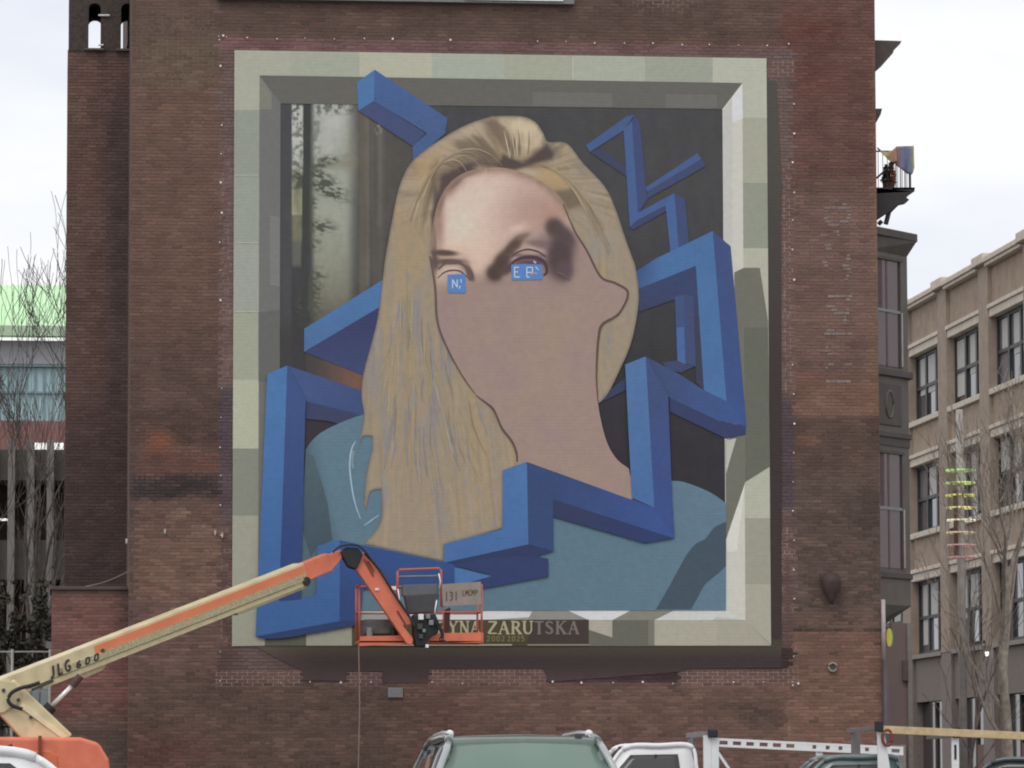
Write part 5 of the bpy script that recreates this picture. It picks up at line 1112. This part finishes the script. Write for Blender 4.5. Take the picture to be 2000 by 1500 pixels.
b = MB(); b.tube([P(x_, y_, 82.62) for x_, y_ in smooth([(712,1080),(740,1112),(770,1160),(800,1205),(808,1222)], 4)], .028, 6); b.build('jib_hose', M_BLACK, jib)
b = MB(); q = P(736,1151,82.68); b.box(q.x-.035, q.x+.035, q.y-.01, q.y+.02, q.z-.02, q.z+.02); b.build('jib_decal', M_WHITE, jib)
rt = MB(); rt.prism([P(x_, y_, 82.75) for x_, y_ in ((806,1200),(850,1198),(858,1216),(856,1236),(838,1246),(834,1263),(812,1262),(808,1240))], (0, .4, 0)); rt = rt.build('rotator', M_BLACK, bl, bevel=.025)
for a, c_, m_, s_ in ((822,1205,M_WHITE,.05),(836,1204,M_GREY,.04),(842,1216,M_GREY,.045),(820,1224,M_DGREY,.05),(828,1232,M_GREY,.03),(822,1243,M_DGREY,.04),(834,1262,M_STEEL,.03)):
    q = P(a, c_, 82.70); b = MB(); b.box(q.x-s_, q.x+s_, q.y-.05, q.y+.06, q.z-s_*1.1, q.z+s_*1.1); b.build('rotator_fitting', m_, rt, bevel=.008)
for k in range(3):
    b = MB(); b.tube([P(x_, y_, 82.68) for x_, y_ in smooth([(846+3*k,1210),(856+3*k,1226),(862+2*k,1240),(858+4*k,1250),(870+3*k,1254)], 3)], .014, 6); b.build('rotator_hose', M_BLACK, rt)
# basket
yk0, yk1 = 82.95, 83.85
def bar(pts, r_, name, m, parent): b = MB(); b.tube(pts, r_, 8); return b.build(name, m, parent, smooth=True)
b = MB(); fx0, fx1 = X(700, yk0, 1240), X(944, yk0, 1240); fz = Z(1256, yk0, 820); b.box(fx0, fx1, yk0, yk1, fz, fz+.05); basket = b.build('basket', M_OR2, bl, bevel=.01)
for a, c_, y0_, y1_ in ((701,806,1241,1262),(838,944,1235,1257)):
    for yy_ in (yk0, yk1-.03): b = MB(); b.prism([P(x_, y_, yy_) for x_, y_ in ((a,y0_+2),(c_,y0_),(c_,y1_-4),(a,y1_))], (0, .03, 0)); b.build('toe_board', M_OR, basket, bevel=.008)
zt1, zt2, ztm = Z(1142, yk0, 800), Z(1113, yk0, 800), Z(1195, yk0, 800)
M_ORR = mat('orange_rail', (168,90,74), .45)
for px_ in (702, 941):
    x_ = X(px_, yk0, 1200)
    for yy_ in (yk0+.02, yk1-.02): bar([(x_, yy_, fz), (x_, yy_, zt1)], .022, 'post', M_ORR, basket)
    bar([(x_, yk0+.02, zt1), (x_, yk1-.02, zt1)], .02, 'side_rail', M_ORR, basket); bar([(x_, yk0+.02, ztm), (x_, yk1-.02, ztm)], .016, 'side_rail', M_ORR, basket)
for yy_ in (yk1-.02,):
    bar([(X(702, yk0), yy_, zt1), (X(941, yk0), yy_, zt1)], .02, 'top_rail', M_ORR, basket); bar([(X(702, yk0), yy_, ztm), (X(941, yk0), yy_, ztm)], .016, 'mid_rail', M_ORR, basket)
bar([(X(800, yk0), yk0+.02, ztm), (X(941, yk0), yk0+.02, ztm)], .016, 'mid_rail', M_ORR, basket); bar([(X(866, yk0), yk0+.02, fz), (X(866, yk0), yk0+.02, zt1)], .016, 'post', M_ORR, basket)
# taller control guard with box
gx_0, gx_1 = X(776, yk0), X(861, yk0)
bar([(gx_0, yk0, Z(1170, yk0, 800)), (gx_0, yk0, zt2-.03), (gx_0+.04, yk0, zt2), (gx_1-.04, yk0, zt2+.03), (gx_1, yk0, zt2), (gx_1+.01, yk0, Z(1185, yk0, 800))], .024, 'guard_rail', M_ORR, basket)
bar([(gx_0+.02, yk0+.3, zt2-.12), (gx_1-.02, yk0+.3, zt2-.1)], .018, 'guard_rail', M_GREY, basket)
b = MB(); b.prism([P(x_, y_, yk0+.02) for x_, y_ in ((786,1142),(856,1140),(857,1160),(786,1164))], (0, .28, 0)); b.build('control_hood', mat('control_grey', (88,92,94), .5), basket, bevel=.02)
b = MB(); b.prism([P(x_, y_, yk0) for x_, y_ in ((790,1163),(858,1160),(852,1196),(797,1198))], (0, .3, 0)); b.build('control_box', M_DGREY, basket, bevel=.015)
for pts in (((777,1150),(780,1170),(782,1180)), ((857,1120),(860,1135),(858,1150)), ((853,1172),(850,1190),(849,1200))): bar([P(x_, y_, yk0-.05) for x_, y_ in pts], .014, 'bright_bar', M_STEEL, basket)
b = MB(); q = P(769,1149,yk0-.03); b.box(q.x-.05, q.x+.05, q.y, q.y+.05, q.z-.035, q.z+.035); b.build('work_lamp', M_WHITE, basket, bevel=.01)
sgn = MB(); sgn.prism([P(x_, y_, yk0-.03) for x_, y_ in ((863,1141),(939,1136),(940,1180),(865,1184))], (0, .015, 0)); sgn = sgn.build('sign_panel', mat('sign_grey', (134,124,116), .6), basket)
for txt, xs_, y0_, h_, w_ in (('131', (868,877,887), 1156, 18, 8), ('LMCMP', (903,909,915,921,928), 1155, 11, 5.4)):
    for ch, x0_ in zip(txt, xs_):
        b = MB()
        for a_, c_, k in GL[ch]:
            p_, q_ = P(x0_+a_[0]*w_, y0_+a_[1]*h_-.06*(x0_-868), yk0-.036), P(x0_+c_[0]*w_, y0_+c_[1]*h_-.06*(x0_-868), yk0-.036); b.beam(p_, q_, .004, .018 if txt == '131' else .011, up=Vector((0,-1,0)).cross((q_-p_).normalized()))
        b.build('sign_lettering', mat('sign_ink', (84,70,56), .7), basket)
b = MB(); b.box(X(707, yk1-.1, 1220), X(779, yk1-.1, 1220), yk0+.15, yk1-.12, Z(1238, yk0, 740), Z(1209, yk0, 740)); tag(b.build('tool_crate', mat('tool_crate', (86,84,82), .7, var=.2, vs_=8), None, bevel=.02), 'dark grey tool crate lying in the lift basket', 'crate')
for px_, c_, lb in ((722,M_GREY,'silver paint can in front of the crate in the lift basket'),(768,M_BLACK,'black paint can beside the jib in the lift basket')):
    q = P(px_, 1232, yk0+.08); q.z = fz+.05; b = MB(); b.tube([q, q+Vector((0,0,.24))], .06, 14); b.tube([q+Vector((0,0,.24)), q+Vector((0,0,.255))], .064, 14); tag(b.build('paint_can', c_), lb, 'paint can')
b = MB(); b.prism([P(x_, y_, yk0+.03) for x_, y_ in ((866,1192),(880,1186),(878,1240),(868,1242))], (0, .1, 0)); b.build('harness_bag', mat('harness_dark', (66,40,40), .8), basket, bevel=.02)
q = P(700.5, 1258, yk0-.02); b = MB(); b.tube([q, q+Vector((.02,0,-1.2)), q+Vector((-.01,0,-2.6)), Vector((q.x, q.y, .02))], .011, 6); o = b.build('rope', mat('rope', (128,108,96), .8)); tag(o, 'thin rope hanging straight down from the lift basket', 'rope')

# ------------------------------------------------------------------ vehicles
def local(o, hd):
    """map local (forward, left, up) metres to the world"""
    fw = Vector((math.cos(hd), math.sin(hd), 0)); lf = Vector((-math.sin(hd), math.cos(hd), 0))
    return lambda x, y, z: Vector(o)+fw*x+lf*y+Vector((0,0,z))
def patch(c00, c10, c11, c01, bulge, n=8):
    """curved four-sided panel; bulge vector at the middle"""
    b = MB()
    for i in range(n+1):
        for j in range(n+1):
            u, v = i/n, j/n; p = (c00*(1-u)+c10*u)*(1-v)+(c01*(1-u)+c11*u)*v; b.v.append(tuple(p+bulge*(4*u*(1-u)*.5+4*v*(1-v)*.5)*(1-.25*abs(2*u-1)*abs(2*v-1))))
    for i in range(n):
        for j in range(n): a = i*(n+1)+j; b.f.append((a, a+n+1, a+n+2, a+1))
    return b
def arc(cx, r_, z0, n=9):   # wheel arch cut, from rear to front
    return [(cx+r_*math.cos(math.pi-t/(n-1)*math.pi), z0+r_*math.sin(t/(n-1)*math.pi)) for t in range(n)]
def vehicle(name, label, cat, o, hd, sp, paint, glz, pil=None, wheel_r=.34):
    G = local(o, hd); t = thing(name, label, cat, o); pil = pil or paint
    Lf, Lr, wd = sp['front'], sp['rear'], sp['hw']; ax = sp['axles']
    prof = [(Lr, .35)]
    for a in sorted(ax): prof += arc(a, wheel_r+.06, .33)
    prof += [(Lf, .30), (Lf+.06, .55), (Lf, sp['nose'])]+sp['top']
    b = MB(); b.prism([G(x_, -wd, z_) for x_, z_ in prof], G(0, wd, 0)-G(0, -wd, 0)); b.build('body', paint, t, bevel=.05, seg=3)
    wb, wt, rt_, rb = sp['wb'], sp['wt'], sp['rt'], sp['rb']    # windscreen base/top, roof rear, rear base: (x, z, half width)
    pts = {k: (G(v[0], v[2], v[1]), G(v[0], -v[2], v[1])) for k, v in (('wb', wb), ('wt', wt), ('rt', rt_), ('rb', rb))}
    up = Vector((0,0,1)); fw = G(1,0,0)-G(0,0,0); lf = G(0,1,0)-G(0,0,0)
    o_ = patch(pts['wb'][1], pts['wb'][0], pts['wt'][0], pts['wt'][1], fw*.05+up*.03).build('windscreen', glz, t, smooth=True); o_.modifiers.new('th', 'SOLIDIFY').thickness = .01
    o_ = patch(pts['rb'][0], pts['rb'][1], pts['rt'][1], pts['rt'][0], -fw*.05).build('rear_window', sp.get('rglass', glz), t, smooth=True); o_.modifiers.new('th', 'SOLIDIFY').thickness = .01
    rf = patch(pts['wt'][1], pts['wt'][0], pts['rt'][0], pts['rt'][1], up*.045).build('roof', paint, t, smooth=True); m_ = rf.modifiers.new('th', 'SOLIDIFY'); m_.thickness = .03; m_.offset = 0
    for s_ in (0, 1):
        sd = lf if s_ == 0 else -lf
        q = [pts['wb'][s_], pts['rb'][s_], pts['rt'][s_], pts['wt'][s_]]
        b = patch(q[0], q[1], q[2], q[3], sd*.03, 6); b.v = [tuple(Vector(v)-sd*.012) for v in b.v]; sh = b.build('cab_side', paint, t, smooth=True); sh.modifiers.new('th', 'SOLIDIFY').thickness = .01
        u0, u1, u2, u3, v0, v1 = sp['win']; bl2 = lambda u, v: (q[0]*(1-u)+q[1]*u)*(1-v)+(q[3]*(1-u)+q[2]*u)*v
        b = patch(bl2(u0, v0), bl2(u1, v0), bl2(u2, v1), bl2(u3, v1), sd*.028, 6); b.v = [tuple(Vector(v)+sd*.02) for v in b.v]; sw = b.build('side_window', sp.get('sglass', glz), t, smooth=True); sw.modifiers.new('th', 'SOLIDIFY').thickness = .006
        pw_ = sp.get('pillar', .07)
        ctl = [pts['wb'][s_], (pts['wb'][s_]+pts['wt'][s_])/2+sd*.025+fw*.03, pts['wt'][s_], (pts['wt'][s_]+pts['rt'][s_])/2+sd*.03+up*.02, pts['rt'][s_], (pts['rb'][s_]+pts['rt'][s_])/2+sd*.025-fw*.03, pts['rb'][s_]]
        spl = [Vector(p) for p in smooth(ctl, 6)]; rs_ = sp.get('edge', .045)
        for sl_, nm, mm, r0 in ((spl[:12], 'pillar', pil, pw_/2), (spl[11:26], 'roof_edge', paint, rs_), (spl[25:], 'pillar', paint, pw_/2)): b = MB(); b.tube(sl_, r0, 10); b.build(nm, mm, t, smooth=True)
        for fx in sp.get('posts', ()):
            bx_ = pts['wb'][s_]+(pts['rb'][s_]-pts['wb'][s_])*fx; tx_ = pts['wt'][s_]+(pts['rt'][s_]-pts['wt'][s_])*fx; lo_ = bx_+(tx_-bx_)*.03; hi_ = bx_+(tx_-bx_)*sp['win'][5]; b = MB(); b.beam(lo_+sd*.03, hi_+sd*.03, .05, .03, up=sd); b.build('door_pillar', M_BLACK, t)
        for k, xm in enumerate((wb[0]-.1,)):
            p = G(xm, (wd+.02)*(1 if s_ == 0 else -1), wb[1]+.06); b = MB(); b.beam(p, p+sd*.16, .09, .13, up=up); b.build('mirror', paint, t, bevel=.02)
    for a in ax:
        for s_ in (1, -1):
            c_ = G(a, s_*(wd-.14), wheel_r); b = MB(); b.tube([c_-lf*.11, c_-lf*.08, c_+lf*.08, c_+lf*.11], [wheel_r-.04, wheel_r, wheel_r, wheel_r-.04], 22); wh = b.build('wheel', M_TYRE, t)
            b = MB(); b.tube([c_-lf*.115, c_+lf*.115], wheel_r*.62, 16); b.build('rim', M_GREY, wh)
    for s_ in (1, -1):
        c_ = G(Lf+.02, s_*(wd-.24), sp['nose']-.14); b = MB(); b.beam(c_-fw*.03, c_+fw*.045, .32, .12, up=up); b.build('headlight', glass('headlight', (205,208,212), .1), t, bevel=.02)
        c_ = G(Lr, s_*(wd-.12), sp.get('tail', .9)); b = MB(); b.beam(c_+fw*.03, c_-fw*.03, .12, .28, up=up); b.build('tail_lamp', mat('tail_red', (120,30,28), .3), t, bevel=.02)
    b = MB(); b.beam(G(Lf+.03, 0, .62), G(Lf+.065, 0, .62), wd*1.1, .22, up=up); b.build('grille', M_BLACK, t)
    return t, G, pts
def screen_glass(name, c):
    """tinted windscreen: mostly its own tint and the sky's reflection, a little see-through"""
    m = glass(name, c, .04, .6); n = m.node_tree; b = n.nodes['Principled BSDF']; out = n.nodes['Material Output']
    tr = n.nodes.new('ShaderNodeBsdfTransparent'); tr.inputs[0].default_value = (.75, .9, .84, 1); mx_ = n.nodes.new('ShaderNodeMixShader'); mx_.inputs[0].default_value = .36
    n.links.new(b.outputs[0], mx_.inputs[1]); n.links.new(tr.outputs[0], mx_.inputs[2]); n.links.new(mx_.outputs[0], out.inputs[0]); return m
M_GSUV = mat('suv_paint', (74,78,74), .3, metal=.2, var=.05, coat=.6); M_SUVG = screen_glass('green_screen', (116,134,125)); M_DARKG = glass('dark_window', (62,62,62), .05, .5)
M_SILV = mat('silver_paint', (146,150,150), .3, metal=.3, var=.04, coat=.5)
suvsp = dict(front=2.2, rear=-2.35, hw=.93, nose=.95, axles=(1.38,-1.35), top=[(2.0,1.03),(.98,1.12),(-2.25,1.10),(-2.4,.7)], wb=(1.02,1.10,.80), wt=(.34,1.70,.60), rt=(-1.95,1.68,.575), rb=(-2.32,1.10,.78), win=(.08,.95,.93,.07,.02,.90), posts=(.30,.62), sglass=M_DARKG, rglass=M_DARKG, pillar=.06, edge=.035)
YS = 34.2; so_ = Vector((X(1036, YS, 1440), YS+.9, 0)); hd = R(-90.2)
suv, G, pts = vehicle('parked_suv', 'grey-green sport utility vehicle facing out with silver roof rails and green-tinted windscreen', 'car', so_, hd, suvsp, M_GSUV, M_SUVG, pil=M_SILV)
for s_ in (1, -1):
    b = MB(); pp = [G(.24, s_*.565, 1.715), G(.12, s_*.57, 1.75), G(-.6, s_*.57, 1.765), G(-1.6, s_*.555, 1.75), G(-1.8, s_*.55, 1.70)]; b.tube(pp, [.014,.02,.02,.02,.014], 8); b.build('roof_rail', M_SILV, suv, smooth=True)
    b = MB(); q = pp[1]; b.tube([q+(G(.07,0,0)-G(0,0,0)), q-(G(.05,0,0)-G(0,0,0))], [.022,.034], 10); b.build('rail_end_cap', M_WHITE, suv, smooth=True)
    b = MB(); b.tube([G(.36, s_*.60, 1.68), G(.7, s_*.70, 1.40), G(1.02, s_*.79, 1.12)], .012, 6); b.build('screen_trim', M_BLACK, suv)
b = MB(); b.tube([G(.37,.45,1.70), G(.37,.45,1.735)], .03, 10); b.build('roof_sensor', M_DGREY, suv)
M_SEAT = mat('seat_cloth', (70,74,72), .8)
for s_ in (1, -1):
    b = MB(); b.prism([G(-.35, s_*.36-.24, 1.1), G(-.45, s_*.36-.21, 1.42), G(-.47, s_*.36+.21, 1.42), G(-.35, s_*.36+.24, 1.1)], G(-.12,0,0)-G(0,0,0)); b.build('seat_back', M_SEAT, suv, bevel=.03)
    b = MB(); b.prism([G(-.47, s_*.36-.13, 1.46), G(-.47, s_*.36-.11, 1.62), G(-.47, s_*.36+.11, 1.62), G(-.47, s_*.36+.13, 1.46)], G(-.09,0,0)-G(0,0,0)); b.build('headrest', M_SEAT, suv, bevel=.03)
fw_ = G(1,0,0)-G(0,0,0); mid_ = lambda k_: pts['wb'][k_]*.10+pts['wt'][k_]*.90
b = patch(mid_(1), mid_(0), pts['wt'][0], pts['wt'][1], fw_*.035+Vector((0,0,.02))); b.v = [tuple(Vector(v)+fw_*.014+Vector((0,0,.012))) for v in b.v]; b.build('screen_band', mat('screen_band', (88,102,96), .3), suv, smooth=True)
b = MB(); q = G(.50, 0, 1.56); b.box(q.x-.12, q.x+.12, q.y-.0, q.y+.03, q.z-.04, q.z+.035); b.build('rear_view_mirror', M_BLACK, suv, bevel=.01)

# white truck with ladder rack, side-on by the wall
YA = 79.0
def Q(px, py, Y=YA): return P(px, py, Y)
pk = dict(front=2.75, rear=-2.9, hw=.95, nose=1.15, axles=(1.85,-1.75), top=[(2.6,1.22),(1.45,1.28),(-.45,1.30),(-.5,1.32),(-2.85,1.32),(-2.95,.8)], wb=(1.45,1.28,.86), wt=(.85,2.0,.72), rt=(-.35,2.02,.72), rb=(-.48,1.30,.84), posts=(.5,), sglass=M_DARKG, rglass=M_DARKG, pillar=.07, edge=.05, win=(.08,.84,.80,.14,.03,.80), tail=1.1)
xa = (Q(1200,1460).x+Q(1372,1460).x)/2
trk, G, pts = vehicle('pickup_truck', 'white pickup truck with a slotted white ladder rack, parked along the brick wall', 'pickup', Vector((xa+.28, YA+.95, 0)), R(180), pk, M_WHITE, M_DARKG, wheel_r=.4)
z = lambda y, x_=1550: Z(y, YA, x_)
b = MB(); q0, q1 = Q(1392,1449.5), Q(1764,1467)     # slotted side rail: two chords and webs between the slots
du = Vector((0,0,1)); ht = .16; dv = (q1-q0)
for o0, h_ in ((.5, .045), (-.5, .045)): b.beam(q0+du*(o0*(ht-h_)), q1+du*(o0*(ht-h_)), .04, h_)
slots = [(1405,1421),(1431,1447),(1457,1472),(1483,1499),(1509,1525),(1535,1551),(1586,1594),(1612,1620),(1637,1645),(1689,1697),(1724,1731),(1741,1757)]
ed = [1392]+[e for s_ in slots for e in s_]+[1764]
for k in range(0, len(ed), 2):
    t0, t1 = (ed[k]-1392)/372, (ed[k+1]-1392)/372; b.beam(q0+dv*t0, q0+dv*t1, .036, ht-.07)
rackA = b.build('ladder_rack', M_WHITE, trk)
def post(b, x_, ytop, ybot_z, Y, w_=.09): p = P(x_, ytop, Y); b.box(p.x-w_, p.x+w_, p.y-.03, p.y+.03, ybot_z, p.z)
for a_, c_, y_, w_ in ((1381,1436,YA-.03,.07),(1396,1442,YA-.03,.07),(1600,1462,YA+.05,.06),(1750,1472,YA+.05,.05)): b = MB(); post(b, a_, c_, 1.25, y_, w_); b.build('rack_post', M_WHITE, rackA)
b = MB(); b.beam(Q(1397,1462), Q(1424,1502), .03, .05); b.build('rack_brace', M_WHITE, rackA)
b = MB(); post(b, 1348, 1440, 1.3, YA+1.7, .05); b.build('rack_post', M_GREY, rackA)
for a_, c_ in ((P(1398,1432,YA-.1), P(1342,1437,YA+1.75)), (P(1764,1462,YA), P(1720,1462,YA+1.75))): b = MB(); b.beam(a_, c_, .06, .1); b.build('cross_bar', M_GREY, rackA, bevel=.01)
b = MB(); p = P(1392,1431,YA-.12); b.box(p.x-.09, p.x+.09, p.y-.05, p.y+.05, p.z-.09, p.z+.06); b.build('bar_cap', M_BLACK, rackA, bevel=.02)

# darker truck nearer, with timber on its rack
YBt = 75.5
xb_ = P(1705, 1490, YBt).x
pk2 = dict(pk); pk2['wt'] = (.85,1.76,.72); pk2['rt'] = (-.35,1.78,.72); pk2['wb'] = (1.5,1.18,.86); pk2['rb'] = (-.5,1.2,.84); pk2['top'] = [(2.6,1.12),(1.5,1.18),(-.45,1.2),(-.5,1.22),(-2.85,1.22),(-2.95,.8)]
M_TEAL = mat('teal_paint', (96,108,108), .3, metal=.1, var=.05, coat=.5)
tr2, G2, _ = vehicle('pickup_truck', 'dark teal pickup truck carrying a long timber plank on its steel rack', 'pickup', Vector((xb_+.1, YBt+1.0, 0)), R(180), pk2, M_TEAL, M_DARKG, wheel_r=.4)
b = MB(); p = P(1726, 1421, YBt); b.add([(p.x-.11,p.y-.03,1.15),(p.x+.16,p.y-.03,1.15),(p.x+.16,p.y+.03,1.15),(p.x-.11,p.y+.03,1.15),(p.x-.12,p.y-.03,p.z),(p.x+.0,p.y-.03,p.z),(p.x+.0,p.y+.03,p.z),(p.x-.12,p.y+.03,p.z)], [(0,3,2,1),(4,5,6,7),(0,1,5,4),(1,2,6,5),(2,3,7,6),(3,0,4,7)])
rackB = b.build('timber_rack', M_WHITE, tr2)
b = MB(); post(b, 1865, 1438, 1.15, YBt, .065); b.build('rack_post', M_WHITE, rackB)
b = MB(); p = P(1866, 1469, YBt-.036); b.box(p.x-.02, p.x+.02, p.y-.006, p.y+.004, p.z-.13, p.z+.13); b.build('post_slot', M_BLACK, rackB)
b = MB(); post(b, 1671, 1432, 1.15, YBt+1.6, .08); b.build('rack_post', mat('rack_grey', (104,98,98), .5), rackB)
for a_, c_ in ((P(1722,1421,YBt-.05), P(1656,1428,YBt+1.75)), (P(1866,1436,YBt-.05), P(1812,1440,YBt+1.75))): b = MB(); b.beam(a_, c_, .06, .08); b.build('cross_bar', MC['rack_grey'], rackB, bevel=.01)
for x_, y_ in ((1716,1418),(1868,1430)): b = MB(); p = P(x_, y_, YBt-.06); b.box(p.x-.07, p.x+.07, p.y-.05, p.y+.05, p.z-.10, p.z+.09); b.build('bar_cap', M_BLACK, rackB, bevel=.02)
b = MB(); p = P(1733, 1441, YBt-.1); b.tube([Vector((p.x+.09*math.cos(t/14*math.tau), p.y, p.z+.14*math.sin(t/14*math.tau))) for t in range(15)], .03, 6); b.build('strap_ratchet', mat('ratchet', (110,58,44), .6), rackB)
b = MB(); pa, pb = P(1724,1425,YBt-.02), P(2120,1443,YBt-.02); b.beam(pa, pb, .19, .135); o = b.build('timber_plank', M_WOOD, None, bevel=.006); tag(o, 'long pale timber plank lying on the rack of the dark teal pickup', 'plank')

# white hatchback in front of the lift
YWc = 36.0; wsp = dict(front=2.1, rear=-2.0, hw=.88, nose=.9, axles=(1.3,-1.3), top=[(1.9,.98),(.95,1.08),(-1.95,1.08),(-2.05,.7)], wb=(.95,1.07,.76), wt=(.2,1.62,.60), rt=(-1.25,1.60,.57), rb=(-1.90,1.10,.74), win=(.10,.92,.86,.12,.02,.84), posts=(.35,.66), sglass=M_DARKG, rglass=M_DARKG, pillar=.07)
wc, G, pts = vehicle('parked_hatchback', 'glossy white hatchback with black roof fin in front of the orange lift', 'car', Vector((X(40, YWc, 1470)-1.28, YWc+.4, 0)), R(180+8), wsp, mat('car_white', (214,218,226), .25, var=.02, coat=.6), M_DARKG)
b = MB(); p = G(-1.18, 0, 1.63); f_ = G(1,0,0)-G(0,0,0); b.prism([p+f_*.10, p-f_*.05, p-f_*.03+Vector((0,0,.06))], G(0,.03,0)-G(0,0,0)); b.build('roof_fin', M_BLACK, wc)
# dark car on the far right
YK = 72.0; ksp = dict(wsp); ksp['rt'] = (-1.4,1.68,.6); ksp['wt'] = (.1,1.7,.62)
vehicle('parked_car', 'black car parked beyond the timber-laden pickup', 'car', Vector((X(1992, YK, 1480)-.2, YK+.4, 0)), R(168), ksp, mat('car_black', (58,64,66), .25, var=.04, coat=.6), M_DARKG)
